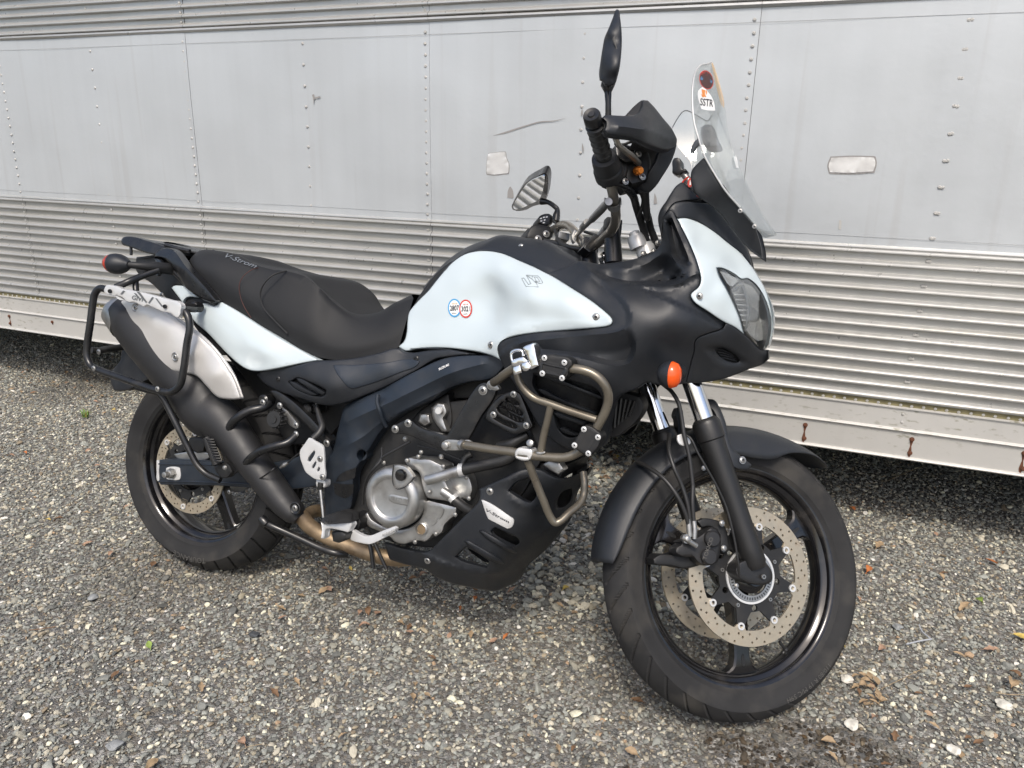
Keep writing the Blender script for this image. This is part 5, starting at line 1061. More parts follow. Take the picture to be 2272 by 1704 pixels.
pa=px3('B',855,812,-.136); lathe('axle_nut',pa,(0,-1,0),[(.0165,0),(.0165,.003),(.0135,.003),(.0135,.015),(.011,.016)],'steel',6); lathe('axle_end',pa,(0,-1,0),[(.0085,.010),(.0085,.030),(.006,.031)],'steel',16)
solid('rear_caliper','B','1000,520 1100,520 1125,560 1110,635 1060,645 1010,610 985,560',-.120,.04,'dark_plastic',roll=.004,e=3)
bolts('B','1060,445,-.11 1320,965,-.13',.006,'button'); panel('caliper_hanger','B','870,655 960,640 1130,640 1180,665 1130,700 900,690',-.110,'steel',t=.006,roll=.001)
# folded passenger peg with its bracket
panel('peg_bracket','B','1172,400 1200,376 1262,402 1300,470 1330,560 1400,660 1480,742 1450,762 1400,790 1300,850 1262,852 1250,800 1290,740 1240,600 1185,480','B1172,400,-.185 1480,742,-.20 1262,852,-.19','satin_black',t=.006,roll=.002,holes=['B1195,410 1225,398 1250,430 1265,520 1250,580 1225,520'])
tube('passenger_peg','B','1140,520,-.215 1180,620,-.215 1225,740,-.215',[.0125,.0135,.012],'dark_plastic',seg=16)
for k in range(9):
    c_=px3('B',1172+k*8.5,530+k*22,-.222); tube('peg_rib','s',[c_+np.array([-.0125,-.004,-.001]),c_+np.array([0,-.010,0]),c_+np.array([.0135,-.004,.001])],.0019,'hose_rubber',seg=6,n=3)
solid('peg_hinge','B','1195,755 1270,725 1320,740 1350,800 1300,850 1262,852 1215,800',-.205,.02,'dark_plastic',roll=.003)
bolts('B','1242,390,-.188 1290,765,-.226 1450,688,-.203',.0072,'hex')
tube('peg_bracket_tube','B','1318,478,-.20 1335,420,-.205 1400,350,-.21 1490,300,-.20 1600,272,-.18 1650,240,-.16',.0118,'satin_black'); tube('peg_bracket_tube','B','1455,730,-.20 1520,668,-.215 1600,620,-.22 1700,588,-.215 1800,560,-.20 1870,500,-.18',.0108,'satin_black')
bolts('B','1597,232,-.185 1735,257,-.175 1867,418,-.175 1867,492,-.185',.0085,'button'); lathe('bracket_boss',px3('B',1640,215,-.15),(0,-1,0),[(.017,-.01),(.017,.02),(.012,.024)],'satin_black',20)
kn=lathe('preload_knob',px3('B',1710,368,-.175),(.05,-1,.05),[(.020,-.018),(.0235,-.012),(.0235,.010),(.021,.014),(.010,.014),(.010,.017),(.004,.017)],'hose_rubber',36)
for k in range(14):
    a=k*2*math.pi/14; c_=px3('B',1710,368,-.178)+.0237*np.array([math.cos(a),0,math.sin(a)]); tube('knob_rib','s',[c_+np.array([0,.012,0]),c_-np.array([0,.009,0])],.0022,'hose_rubber',seg=6,n=1,parent=kn)
panel('knob_plate','B','1755,270 1800,300 1830,340 1880,400 1885,440 1850,440 1800,400 1760,340',-.155,'alloy',t=.01,roll=.002)
panel('subframe_rail','C','140,408 170,402 250,440 400,570 500,680 548,735 540,765 505,770 440,690 330,580 220,490',-.165,'satin_black',t=.02,roll=.003,e=3)
bolts('C','518,750,-.170',.0098,'button'); solid('oil_reservoir','C','352,490 440,490 445,540 425,562 370,560 355,540',-.13,.05,'dark_plastic',roll=.005); lathe('reservoir_cap',px3('C',400,525,-.135),(0,-1,0),[(.014,0),(.014,.008),(.010,.012)],'hose_rubber',24)
tube('brake_hose','C','455,495,-.15 458,530,-.155 475,590,-.165 488,640,-.175 470,680,-.185 430,720,-.195',[.005,.006,.0085,.0095,.0095,.0095],'hose_rubber'); tube('hose_end','C','452,480,-.15 456,512,-.15',.0048,'steel')
hg=panel('heel_guard','C','400,715 410,716 440,735 495,770 500,790 505,900 508,980 496,996 470,992 440,985 410,965 380,940 360,895 345,850 343,800 370,760',-.212,'aluminium',t=.004,roll=.0012,e=1.5,sharp=40,holes=['C436,798 443,802 440,822 410,872 395,872 392,862 420,815','C445,868 452,872 445,895 430,920 420,918 424,900','C466,905 474,910 470,932 458,940 454,930'])
bolts('C','473,853,-.214 489,973,-.214',.0078,'button',parent=hg)
tube('brake_rod','C','476,1040,-.20 485,1130,-.205 497,1240,-.21',.0040,'steel'); lathe('rod_boot',px3('C',478,1040,-.2),(0.03,0,-1),[(.0075,-.012),(.0085,0),(.005,.006)],'hose_rubber',16); solid('master_cylinder','C','450,990 510,995 512,1030 500,1045 455,1040 448,1020',-.20,.02,'aluminium',roll=.002)
tube('switch_wire','C','340,815,-.17 300,845,-.17 262,878,-.17',.0022,'hose_rubber',seg=8); tube('switch_body','C','262,878,-.17 240,893,-.17 212,912,-.17',[.004,.0065,.0035],'steel')
fp=panel('footpeg','C','478,1262 500,1235 560,1212 600,1200 660,1205 690,1215 682,1270 600,1275 520,1280 484,1272','C478,1262,-.30 690,1215,-.215 600,1200,-.25 520,1280,-.30','hose_rubber',t=.03,roll=.003,e=2,g=7)
for k in range(7): tube('peg_tread','C',f'{508+k*22},{1236-k*4},{-.292+k*.010} {530+k*22},{1268-k*0},{-.300+k*.010}',.0018,'hose_rubber',seg=6,n=1,parent=fp)
panel('footpeg_bracket','C','480,1268 520,1278 600,1276 682,1272 690,1290 660,1338 600,1322 540,1312 512,1316 505,1380 480,1376 486,1320','C480,1268,-.302 682,1272,-.235 505,1380,-.30','aluminium',t=.02,roll=.003,e=2,g=7)
solid('footpeg_bump','C','550,1335 620,1330 650,1350 640,1390 600,1405 560,1395',-.26,.03,'hose_rubber',roll=.008,e=6,g=6)
panel('brake_pedal','C','672,1328 690,1322 722,1340 782,1362 880,1328 962,1298 976,1312 972,1338 900,1372 802,1414 760,1410 700,1396 674,1386','C672,1328,-.225 782,1380,-.245 972,1318,-.262','aluminium',t=.010,roll=.002,e=2,g=8,sharp=40)
for k in range(8): box('pedal_tooth',px3('C',893+k*11,1352-k*4.8,-.266),(.002,.014,.006),'aluminium')
solid('pedal_pivot','C','690,1215 720,1230 745,1265 730,1320 700,1330 672,1320 690,1270',-.20,.05,'dark_plastic',roll=.005,e=4); bolts('C','692,1245,-.203',.008,'button','satin_black')
# ------------------------------------------------------------------ side cover, frame
SCp='C60,300,-.160 300,242,-.178 470,209,-.180 700,190,-.168 985,127,-.150 1030,152,-.150 1300,150,-.165 1240,185,-.165 900,380,-.165 640,485,-.175 480,495,-.175 180,400,-.160 400,280,-.192 560,400,-.196 700,300,-.182 900,260,-.170 300,400,-.182'
SCY=Rbf(parse(SCp))
sc_=panel('side_cover','C','58,302 90,280 130,266 300,242 470,208 560,204 700,191 850,160 987,127 1030,152 1200,141 1330,136 T-200,1206 0,1208 150,1212 C1500,165 1440,170 1300,185 1240,196 1100,275 900,382 760,440 640,486 560,502 480,497 330,452 180,400 100,352',SCY,'black_plastic',t=.02,roll=.005,e=3.2,g=6,mir=True,sharp=60,holes=['C268,346 285,342 320,322 345,324 400,346 470,376 514,400 512,425 498,440 440,440 370,418 300,380'])
panel('vent_backing','C','255,335 320,312 400,330 525,390 520,445 440,455 350,425','C255,335,-.16 525,390,-.172 440,455,-.165','dark_plastic',t=.004,roll=0,g=14,mir=True)
panel('vent_screen','C','355,355 375,358 470,410 465,432 440,428 370,395','C355,355,-.166 470,432,-.172 465,400,-.172','lamp_grey',t=.003,roll=0,g=14)
for p in ('270,345 285,343 380,395 455,432 430,438 370,418 300,380','318,324 345,326 430,372 505,418 495,436 470,425 400,385 340,350'): panel('vent_slat','C',p,lambda X:SCY(X)+.001,'black_plastic',t=.012,roll=.002,e=1.5,g=8,mir=True)
panel('cover_pad','C','560,240 580,236 700,236 900,222 1070,198 1125,210 1118,232 1000,285 850,345 720,385 690,392 660,382 620,340 580,285',lambda X:SCY(X)-.003,'frame_black',t=.004,roll=.0015,e=1.5,g=9,mir=True); bolts('C','1108,195 200,328',.0085,'button','satin_black',Y=SCY)
FRp='C640,510,-.150 900,385,-.158 1333,175,-.165 1691,230,-.18 1600,327,-.17 1333,385,-.160 1200,470,-.158 905,640,-.150 800,790,-.150 690,1100,-.142 520,1230,-.138 512,900,-.145 560,790,-.145 600,650,-.148 750,560,-.176 1000,430,-.180 1333,290,-.182 700,740,-.172 640,900,-.165 620,1050,-.158 850,520,-.178'
FRY=Crease(Rbf(parse(FRp)),'C',[('590,640 760,560 900,498 1100,400 1333,290 1600,215',.006,10),('550,800 640,770 760,705 860,625 1000,545 1333,380',.003,6),('510,905 600,880 700,830',.003,8)])
fr_=panel('main_frame','C','640,508 760,446 900,382 1100,278 1300,190 1500,172 1640,180 1700,225 1680,255 1600,325 1450,350 1333,387 1200,470 1000,566 906,640 862,690 800,790 745,868 702,950 694,1100 668,1192 620,1215 560,1225 505,1240 503,1100 512,902 530,840 560,790 585,690 610,590',FRY,'frame_black',t=.03,roll=.006,e=3.5,g=7,mir=True,sharp=28,holes=['C748,795 762,800 778,815 780,840 765,860 745,864 725,850 720,825 730,802'])
tube('frame_weld','C','855,430,-.182 850,480,-.184 868,540,-.182 888,600,-.17 910,640,-.158',.0055,'frame_black',n=5)
for p in ('600,960 680,920 712,910 702,980 620,1000 575,1005','562,1010 640,1020 695,1020 692,1080 640,1110 570,1085'): decal('frame_pocket','C',p,lambda X:FRY(X),'satin_black',lift=.0015)
text('frame_lettering','SUZUKI','C',(1255,272),(1322,240),(-2,-14),lambda X:FRY(X),'sticker_white',lift=.002)
# ------------------------------------------------------------------ engine
cb=px3('D',345,822,-.185)
clc=lathe('clutch_cover',cb,(0.0,-1,0),[(.078,-.03),(.0785,-.004),(.0765,.002),(.0765,.007),(.071,.015),(.062,.0195),(.054,.0200),(.0505,.0180),(.0485,.0150),(.046,.0142),(.010,.0150)],'alloy',64,sharp=50)
CY=lambda y0:(lambda X:np.full(len(np.atleast_2d(X)),y0))
oc=panel('oil_filler_plate','D','342,562 395,560 450,580 512,660 470,710 402,752 370,752 342,720 333,640',-.206,'alloy',t=.012,roll=.003,e=2.5,g=6,parent=clc)
tube('gasket_line','D','344,560,-.207 334,640,-.208 342,720,-.208 370,754,-.208 402,755,-.208 472,712,-.208 514,662,-.205',.0012,'satin_black',seg=6,parent=clc)
lathe('oil_cap',px3('D',406,640,-.208),(0,-1,0),[(.0145,-.002),(.0145,.005),(.0125,.008),(.004,.009)],'gloss_black',28,parent=clc)
panel('cover_badge','D','302,812 315,802 330,800 400,814 478,830 482,855 475,896 400,884 330,868 305,845',-.2015,'alloy',t=.006,roll=.0025,e=2,g=6,parent=clc)
text('cover_lettering','SUZUKI','D',(318,848),(470,880),(3,-34),-.2022,'steel',ext=.001,parent=clc)
panel('cover_boss','D','245,1060 260,1010 320,988 370,1000 396,1030 395,1080 350,1080 290,1075',-.196,'alloy',t=.01,roll=.005,e=4,g=6,parent=clc)
ec=panel('engine_cover','D','130,945 160,1000 220,1040 300,1075 420,1085 520,1040 575,980 592,860 620,850 700,865 862,905 850,962 800,1010 762,1050 740,1110 700,1138 665,1125 640,1160 600,1190 560,1180 480,1192 440,1205 355,1188 320,1150 250,1110 130,1052 108,1000 112,960',-.165,'alloy',t=.05,roll=.005,e=3,g=7)
for p in ('628,905 642,898 745,915 750,935 728,990 705,1000 668,985 622,960','605,975 620,968 690,1008 695,1030 655,1060 640,1055 648,1015 600,995'): panel('cover_rib','D',p,-.167,'alloy',t=.004,roll=.0015,e=1.2,g=900); decal('cover_pocket','D',p,-.1676,'steel')
wp=panel('water_pump_cover','D','455,560 440,520 470,500 510,505 560,510 640,515 705,545 760,570 762,605 745,640 770,700 800,760 850,800 868,840 840,862 760,850 700,842 622,830 596,780 575,700 565,650 540,610 490,590',-.180,'alloy',t=.05,roll=.005,e=3,g=7)
bolts('D','455,522,-.182 548,492,-.182 570,455,-.17 750,572,-.182 265,540,-.17 635,780,-.184 940,662,-.165 960,832,-.165 848,965,-.167 690,1122,-.167 520,1188,-.167',.0062,'hex')
sg_=lathe('sight_glass',px3('D',575,1080,-.166),(0,-1,0),[(.0165,-.002),(.0165,.004),(.0135,.006),(.0125,.002),(.002,.002)],'alloy',32); decal('oil_window','D',ell('D',575,1085,38,42,24),-.1688,'gold_pipe',smooth=False)
tube('water_pipe','D','618,682,-.195 700,660,-.195 800,630,-.192 885,602,-.188',.0125,'alloy',seg=20,n=2); lathe('water_pipe_cap',px3('D',622,682,-.196),(-.5,-.85,-.1),[(.0125,-.008),(.0125,.002),(.0105,.004)],'alloy',20)
lathe('hose_clamp',px3('D',903,598,-.186),(.9,.05,.25),[(.0148,-.006),(.0155,-.006),(.0155,.006),(.0148,.006)],'aluminium',28,cap=False)
tube('radiator_hose','D','890,602,-.186 960,585,-.183 1050,565,-.178 1150,545,-.170 1260,515,-.165 1330,470,-.16',.0142,'hose_rubber',seg=18)
tube('water_pipe','D','745,770,-.185 790,800,-.185 830,832,-.183',.0105,'alloy',seg=16,n=2); lathe('hose_clamp',px3('D',832,832,-.183),(.75,.0,-.6),[(.0118,-.005),(.0124,-.005),(.0124,.005),(.0118,.005)],'aluminium',24,cap=False)
tube('radiator_hose','D','825,828,-.183 880,870,-.18 940,915,-.172 1000,940,-.16',.0115,'hose_rubber',seg=16)
solid('engine_casting','D','700,545 790,600 880,640 960,640 990,760 960,850 860,820 770,700',-.150,.06,'alloy',roll=.006,e=5,g=7)
solid('cylinder_head','C','1120,545 1200,490 1320,420 1333,650 1290,700 1150,650 1080,600',-.12,.1,'dark_plastic',roll=.004)
solid('plug_cover','C','1130,555 1190,560 1200,620 1160,640 1120,610',-.135,.03,'alloy',roll=.005,e=4,g=6); solid('cam_joint','D','655,90 700,50 760,60 780,130 750,180 790,290 740,290 690,220 660,160',-.14,.04,'alloy',roll=.006,e=5,g=6); lathe('head_plug',px3('D',722,115,-.143),(0,-1,0),[(.0095,0),(.0095,.008),(.008,.010)],'aluminium',20)
tube('cable','D','250,420,-.16 240,520,-.18 190,580,-.19 130,660,-.18 100,760,-.17 95,880,-.16',.003,'hose_rubber',seg=8); tube('cable','D','480,370,-.17 350,440,-.175 250,500,-.178 200,560,-.178',.003,'hose_rubber',seg=8); tube('cable','D','540,400,-.16 700,440,-.165 850,500,-.165 940,540,-.165',.003,'hose_rubber',seg=8)
tube('cable','D','100,980,-.16 110,1050,-.16 150,1120,-.15 170,1160,-.14',.004,'hose_rubber',seg=8); tube('hose_elbow','D','980,470,-.16 930,500,-.165 905,555,-.17',.0085,'hose_rubber'); tube('hose_elbow','D','1440,310,-.16 1370,350,-.165 1300,390,-.168 1200,400,-.16',[.010,.0115,.013,.010],'hose_rubber')
bolts('D','440,345,-.16 735,490,-.15 1270,500,-.16',.007,'hex')
solid('front_cylinder','D','1050,560 1300,540 1560,540 1760,560 1700,680 1500,640 1200,640 1080,700',-.10,.2,'dark_plastic',roll=.003,g=20); solid('header_flange','D','1560,560 1600,530 1700,540 1740,600 1690,640 1620,600',-.13,.03,'alloy',roll=.004,e=3,g=7)
# engine mounting bracket and grille
eb=panel('engine_bracket','D','330,275 345,245 365,230 455,190 485,192 520,222 560,250 780,322 830,240 930,60 1040,-95 1075,-112 1120,-105 1180,-50 1175,-20 1060,160 900,425 875,442 800,440 740,430 600,372 450,312 345,300',-.195,'satin_black',t=.012,roll=.002,e=2,g=10,mir=True)
bolts('D','358,265,-.197 463,217,-.197',.0098,'button'); bolts('E','220,580,-.197 297,530,-.20',.0110,'button'); bolts('D','775,400,-.235',.0125,'hex')
panel('cooler_grille','E','240,845 250,790 300,710 370,640 440,605 500,590 560,605 600,680 640,780 672,870 690,910 660,950 600,975 520,992 470,980 350,915 270,872',-.19,'satin_black',t=.014,roll=.003,e=2.5,g=9,holes=['E440,650 480,655 560,700 565,720 520,715 440,680 430,665','E400,690 430,690 560,760 600,800 590,820 560,810 380,720 360,735 380,710','E300,800 320,800 420,860 520,900 545,930 520,938 470,925 320,845 300,825','E350,745 380,740 480,790 610,860 600,878 560,880 450,830 360,775'])
for k in range(5): tube('cooler_fin','E',f'{430+k*38},{680+k*8},-.175 {500+k*32},{930-k*4},-.175',.0022,'dark_plastic',seg=6,n=1)
bolts('E','508,615,-.192 318,808,-.192 628,910,-.20',.0075,'button')
# ------------------------------------------------------------------ crash bars
CB='crash_bar_paint'
tube('crash_bar','E','320,505,-.235 360,480,-.25 430,425,-.27 520,370,-.285 640,335,-.295 760,320,-.30 900,345,-.305 1040,370,-.305 1150,385,-.305 1250,420,-.302 1340,490,-.298 1395,590,-.29 1400,690,-.283 1365,800,-.278 1300,920,-.272 1250,1030,-.268 1190,1110,-.265 1100,1175,-.262 1000,1210,-.262 880,1212,-.262 700,1195,-.262 500,1160,-.258 300,1135,-.250 120,1105,-.243 20,1090,-.238',.0098,CB,seg=16,n=5)
tube('crash_bar','E','535,400,-.288 560,490,-.285 620,580,-.282 700,650,-.28 850,705,-.28 1000,760,-.279 1150,810,-.278 1290,855,-.277',.0082,CB,seg=14,n=5)
tube('crash_bar','E','860,725,-.28 825,880,-.272 790,1020,-.266 765,1160,-.262',.0082,CB,seg=14,n=3)
tube('crash_bar','D','1440,520,-.255 1500,680,-.24 1570,850,-.225 1630,990,-.21 1665,1030,-.205 1700,1022,-.20 1780,950,-.18 1870,870,-.15 1900,800,-.135 1905,700,-.13 1895,620,-.12',.0088,CB,seg=14,n=5)
panel('crash_bar_tab','D','745,375 770,355 800,352 900,358 960,355 990,375 960,385 910,395 885,405 890,440 800,440 760,435 742,410',-.236,'steel',t=.005,roll=.001,e=1); panel('crash_bar_tab','E','262,520 285,495 320,490 345,520 375,560 370,575 330,582 290,565',-.215,'steel',t=.012,roll=.001,e=1)
lathe('weld_ring',px3('D',905,395,-.243),(.9,-.3,-.05),[(.0118,-.006),(.0125,0),(.0115,.005)],'steel',20)
panel('crash_bar_clamp','E','530,1145 560,1118 680,1135 690,1155 668,1225 650,1240 535,1222 522,1205',-.276,'aluminium',t=.026,roll=.004,e=3,g=7,holes=['E545,1185 640,1198 640,1212 543,1200']); tube('clamp_screw','E','662,1110,-.262 668,1085,-.262 668,1065,-.262',[.006,.006,.0085],'steel',n=1); lathe('screw_head',px3('E',668,1080,-.270),(0,-.9,.3),[(.008,0),(.008,.005),(.0065,.006)],'steel',14)
panel('weld','E','715,1160 740,1158 770,1165 805,1152 810,1165 780,1185 745,1190 722,1180',-.272,'steel',t=.004,roll=.001,e=1)
def protector(corners,Y,rot):
    p=[(x,y) for x,y,_ in parse(corners)]
    b=panel('crash_pad','s',' '.join(f's{x:.1f},{y:.1f}' for x,y in p),Y,'dark_plastic',t=.034,roll=.004,e=3,g=6,cang=30)
    return b
pb=protector('E745,330 760,290 790,258 850,240 900,252 1020,270 1062,300 1062,345 1030,370 1020,440 985,475 940,470 850,450 745,425 735,390',-.322,0)
for p in ('830,300 940,325 938,350 828,325','820,385 925,412 920,432 815,405'): decal('pad_slot','E',p,-.3225,'hose_rubber',smooth=False,parent=pb)
panel('pad_frame','E','762,312 1005,365 1015,400 970,470 940,455 755,412 748,380',-.324,'satin_black',t=.004,roll=.001,e=1.2,g=900,parent=pb,holes=['E785,335 985,380 955,435 775,395'])
bolts('E','800,272,-.325 988,316,-.325 780,418,-.327 966,462,-.327',.0060,'button','aluminium',parent=pb)
pb=protector('E1160,930 1185,905 1230,915 1330,985 1345,1020 1300,1120 1235,1190 1190,1195 1120,1150 1075,1110 1080,1070 1120,1000',-.292,0)
for p in ('1165,985 1185,990 1145,1075 1125,1065','1250,1040 1270,1050 1225,1130 1205,1120'): decal('pad_slot','E',p,-.2925,'hose_rubber',smooth=False,parent=pb)
bolts('E','1173,946,-.295 1305,1022,-.295 1084,1097,-.295 1214,1174,-.295',.0060,'button','aluminium',parent=pb)
# chromed helmet lock clamped on the bar
lk=empty_part('helmet_lock')
panel('lock_body','E','596,178 615,162 660,145 688,132 700,150 722,250 745,345 700,372 668,385 650,300',-.330,'chrome',t=.030,roll=.002,e=2,g=8,parent=lk,cang=30)
panel('lock_clamp','E','485,300 530,280 600,262 640,300 648,318 610,330 570,345 490,352',-.327,'chrome',t=.03,roll=.002,e=2,g=8,parent=lk,cang=30); panel('lock_clamp','E','497,362 570,336 588,412 520,438 508,420',-.326,'chrome',t=.03,roll=.002,e=2,g=8,parent=lk,cang=30); panel('lock_screw_block','E','575,330 640,305 665,375 640,398 600,398 588,370',-.334,'chrome',t=.012,roll=.002,e=2,g=8,parent=lk,cang=30)
tube('lock_shackle','E','498,305,-.32 488,265,-.32 492,225,-.32 520,205,-.32 560,200,-.32 590,212,-.32 600,255,-.32',.0034,'chrome',seg=10,parent=lk)
# ------------------------------------------------------------------ belly pan
SKp='D1045,750,-.175 1250,660,-.178 1400,590,-.165 1560,620,-.15 1700,690,-.12 1900,600,-.03 1930,640,0 1830,800,-.01 1780,1000,-.01 1600,1240,-.01 1420,1400,-.01 1380,1480,-.01 1300,1540,-.03 1190,1590,-.06 1080,1580,-.085 800,1520,-.115 640,1440,-.125 560,1400,-.14 310,1330,-.13 270,1200,-.145 600,1270,-.155 680,1220,-.165 840,1060,-.175 1040,850,-.180 1100,1050,-.178 1300,900,-.172 1000,1300,-.160 1200,1440,-.115 1250,1330,-.14 1500,1100,-.11 1500,900,-.14 1600,950,-.09 1400,1250,-.10 750,1350,-.155 1200,1480,-.09 700,1400,-.15 1100,1500,-.115 1680,830,-.085 1700,1000,-.05 1520,1200,-.06'
SKY=Crease(Rbf(parse(SKp)),'D',[('480,1262 590,1290 700,1345 860,1398 1010,1432 1160,1445 1240,1428 1330,1345 1450,1230 1600,1085 1700,960',.008,9),('1210,740 1300,680 1400,632 1480,640 1530,720 1560,810 1540,870 1470,910 1380,880 1260,810',.004,6),('840,1300 900,1250 950,1200 1060,1260 1200,1350',.003,6)])
sk=panel('belly_pan','D','1045,752 1075,740 1150,705 1250,660 1330,620 1400,592 1460,590 1560,602 1620,640 1700,672 1780,660 1860,625 1915,598 1950,575 1965,590 1930,640 1880,720 1832,800 1805,900 1780,1002 1700,1110 1600,1240 1500,1330 1422,1400 1405,1440 1380,1482 1345,1520 1300,1542 1240,1570 1190,1590 1140,1592 1080,1582 900,1545 800,1522 700,1480 640,1440 600,1410 560,1400 430,1370 310,1332 290,1270 262,1195 400,1235 560,1268 600,1270 650,1250 680,1222 840,1062 940,960 1042,850 1048,800',
  SKY,'black_plastic',t=.012,roll=.005,e=3.5,g=7,mir=True,sharp=60,holes=['D1285,770 1330,715 1400,680 1450,665 1475,700 1510,790 1500,830 1460,865 1420,850 1350,810','D1700,800 1740,770 1800,750 1805,800 1780,860 1730,905 1680,920 1670,880','D852,1312 895,1268 938,1232 1000,1262 1125,1345 1108,1400 1000,1372 900,1340','D1140,1100 1175,1070 1250,1105 1365,1165 1375,1195 1330,1225 1240,1182 1160,1135'])
panel('pan_recess','D','1250,780 1330,690 1450,640 1500,700 1540,800 1500,860 1440,890 1340,830',lambda X:SKY(X)+.06,'dark_plastic',t=.004,roll=0,g=14); 
for p in ('1040,1100 1060,1092 1120,1120 1240,1190 1345,1260 1355,1282 1320,1278 1200,1222 1090,1150','918,1180 940,1172 1000,1200 1120,1270 1240,1350 1252,1372 1215,1368 1100,1318 980,1245'): panel('pan_louvre','D',p,lambda X:SKY(X)-.010,'black_plastic',t=.014,roll=.006,e=4,g=6)
bolts('D','1132,775 622,1340',.0088,'button',Y=SKY,lift=.001)
bd=panel('pan_badge','D','1062,845 1080,848 1325,1000 1328,1030 1312,1070 1275,1082 1118,1002 1100,960',lambda X:SKY(X)-.003,'aluminium',t=.005,roll=.001,e=1,g=900,cang=30)
BDY=lambda X:SKY(X)-.0032
text('badge_lettering','V-Strom','D',(1105,940),(1290,1040),(-3,-26),BDY,'sticker_ink',parent=bd,italic=.4)
# ------------------------------------------------------------------ handlebar and controls (steered)
HB='handlebar_steel'
tube('handlebar','F','712,868,-.395 775,1090,-.33 838,1300,-.265 K1405,120,-.245 1432,250,-.22 1458,400,-.185 1472,520,-.16 1468,620,-.135 1430,710,-.10 1385,765,-.06 1260,880,0 1140,940,.055 1075,890,.08 1010,800,.105 950,720,.13 880,665,.17 800,665,.21 740,700,.25 600,760,.31 450,810,.37',.0112,HB,'S',seg=18,n=5)
def gr(name,c,pts,prof,m,seg=24):
    P_=P3(pts,c,'S'); ax=P_[1]-P_[0]; L=np.linalg.norm(ax); return lathe(name,P_[0],ax/L,[(r,h*L) for r,h in prof],m,seg,'S')
gr('bar_end_weight','F','703,840,-.412 722,905,-.392',[(.006,-.05),(.0075,.05),(.0150,.0),(.0170,.15),(.0175,.9),(.0150,1.0)],'satin_black')
gr('grip','F','727,920,-.386 820,1235,-.288',[(.0150,0),(.0185,.02),(.0172,.06),(.0168,.5),(.0172,.9),(.0215,.93),(.0225,.98),(.019,1)],'hose_rubber')
for k in range(12): gr('grip_rib','F','727,920,-.386 820,1235,-.288',[(.0166,.10+k*.065),(.0180,.115+k*.065),(.0180,.13+k*.065),(.0166,.145+k*.065)],'hose_rubber',18) if k%2==0 else None
gr('throttle_housing','F','795,1150,-.315 842,1310,-.262',[(.020,0),(.0255,.05),(.0275,.3),(.0275,.55),(.030,.6),(.030,.9),(.022,1)],'dark_plastic')
solid('switch_housing','F','845,1180 900,1150 960,1170 975,1230 960,1300 900,1325 850,1310 830,1250',-.26,.05,'dark_plastic',fr='S',roll=.006,e=5,g=7)
solid('brake_reservoir','F','880,1070 960,1065 1030,1090 1020,1180 960,1195 890,1150',-.27,.05,'satin_black',fr='S',roll=.004,e=3,g=7); solid('master_cylinder','F','940,1140 1060,1080 1120,1100 1140,1200 1110,1330 1000,1360 950,1290',-.25,.06,'dark_plastic',fr='S',roll=.006,e=5,g=7)
tube('front_brake_lever','F','1050,1200,-.25 1000,1150,-.30 950,1110,-.34 900,1060,-.375 880,1010,-.39',[.007,.007,.006,.0055,.006],'handlebar_steel','S'); tube('cable','F','880,1060,-.33 940,1065,-.31 1010,1045,-.29 1060,1080,-.27',.003,'hose_rubber','S')
lathe('lever_adjuster',px3('F',1035,1265,-.257)*0+U(CR['F'][0]+1035/3.3185,1258/3.3185,-.258,'S'),(.2,-.9,-.3),[(.009,0),(.010,.008),(.008,.016),(.006,.018)],'orange_anodised',18,'S')
bolts('F','1052,1135,-.262 955,1335,-.255 1080,1300,-.255',.0072,'button','steel','S')
# hand guard: arm, shell, lower lip
hgY=Crease(Rbf(parse('F790,870,-.412 800,960,-.414 950,853,-.405 1050,1000,-.405 1080,735,-.335 1160,780,-.325 1240,880,-.31 1335,1020,-.285 1300,1100,-.285 1120,960,-.395 1100,1060,-.385 1100,850,-.375 1200,1000,-.345 1290,1190,-.27 1230,1290,-.25 1160,1390,-.235 1000,1400,-.215')),'F',[('830,925 950,935 1060,950 1140,960 1240,1010 1332,1062',.007,10),('1060,822 1110,860 1140,958',.005,9)])
panel('hand_guard','F','782,868 800,850 830,848 950,853 1020,850 1055,825 1076,790 1078,736 1120,740 1158,778 1240,880 1298,950 1334,1020 1328,1075 1290,1098 1240,1105 1160,1082 1100,1058 1040,1030 1000,1015 900,1003 820,992 795,960 812,930 812,895',hgY,'black_plastic',t=.012,roll=.005,e=3.5,g=6,fr='S',sharp=50,cang=33)
panel('hand_guard_inner','F','955,850 1000,800 1040,762 1078,735 1082,790 1066,826 1030,850','F955,850,-.33 1078,735,-.33 1030,850,-.34','dark_plastic',t=.01,roll=.001,g=12,fr='S')
panel('hand_guard_lip','F','1334,1022 1330,1076 1292,1190 1232,1292 1160,1392 1120,1420 1060,1415 1000,1412 988,1385 1000,1355 1100,1345 1110,1300 1180,1180 1200,1110 1250,1104 1292,1096','F1334,1022,-.285 1292,1190,-.265 1160,1392,-.235 1000,1385,-.205 1200,1110,-.28 1110,1300,-.245','black_plastic',t=.012,roll=.003,e=3,g=7,fr='S')
panel('hand_guard_back','F','1020,1020 1100,1056 1200,1100 1180,1180 1110,1300 1100,1345 1000,1360 960,1320 985,1200 990,1100','F1020,1020,-.30 1200,1100,-.24 1100,1345,-.20 985,1200,-.24','dark_plastic',t=.006,roll=0,g=12,fr='S')
tube('hand_guard_stay','F','790,1290,-.265 860,1340,-.25 930,1365,-.24 990,1400,-.225 1020,1440,-.21',.0062,'satin_black','S')
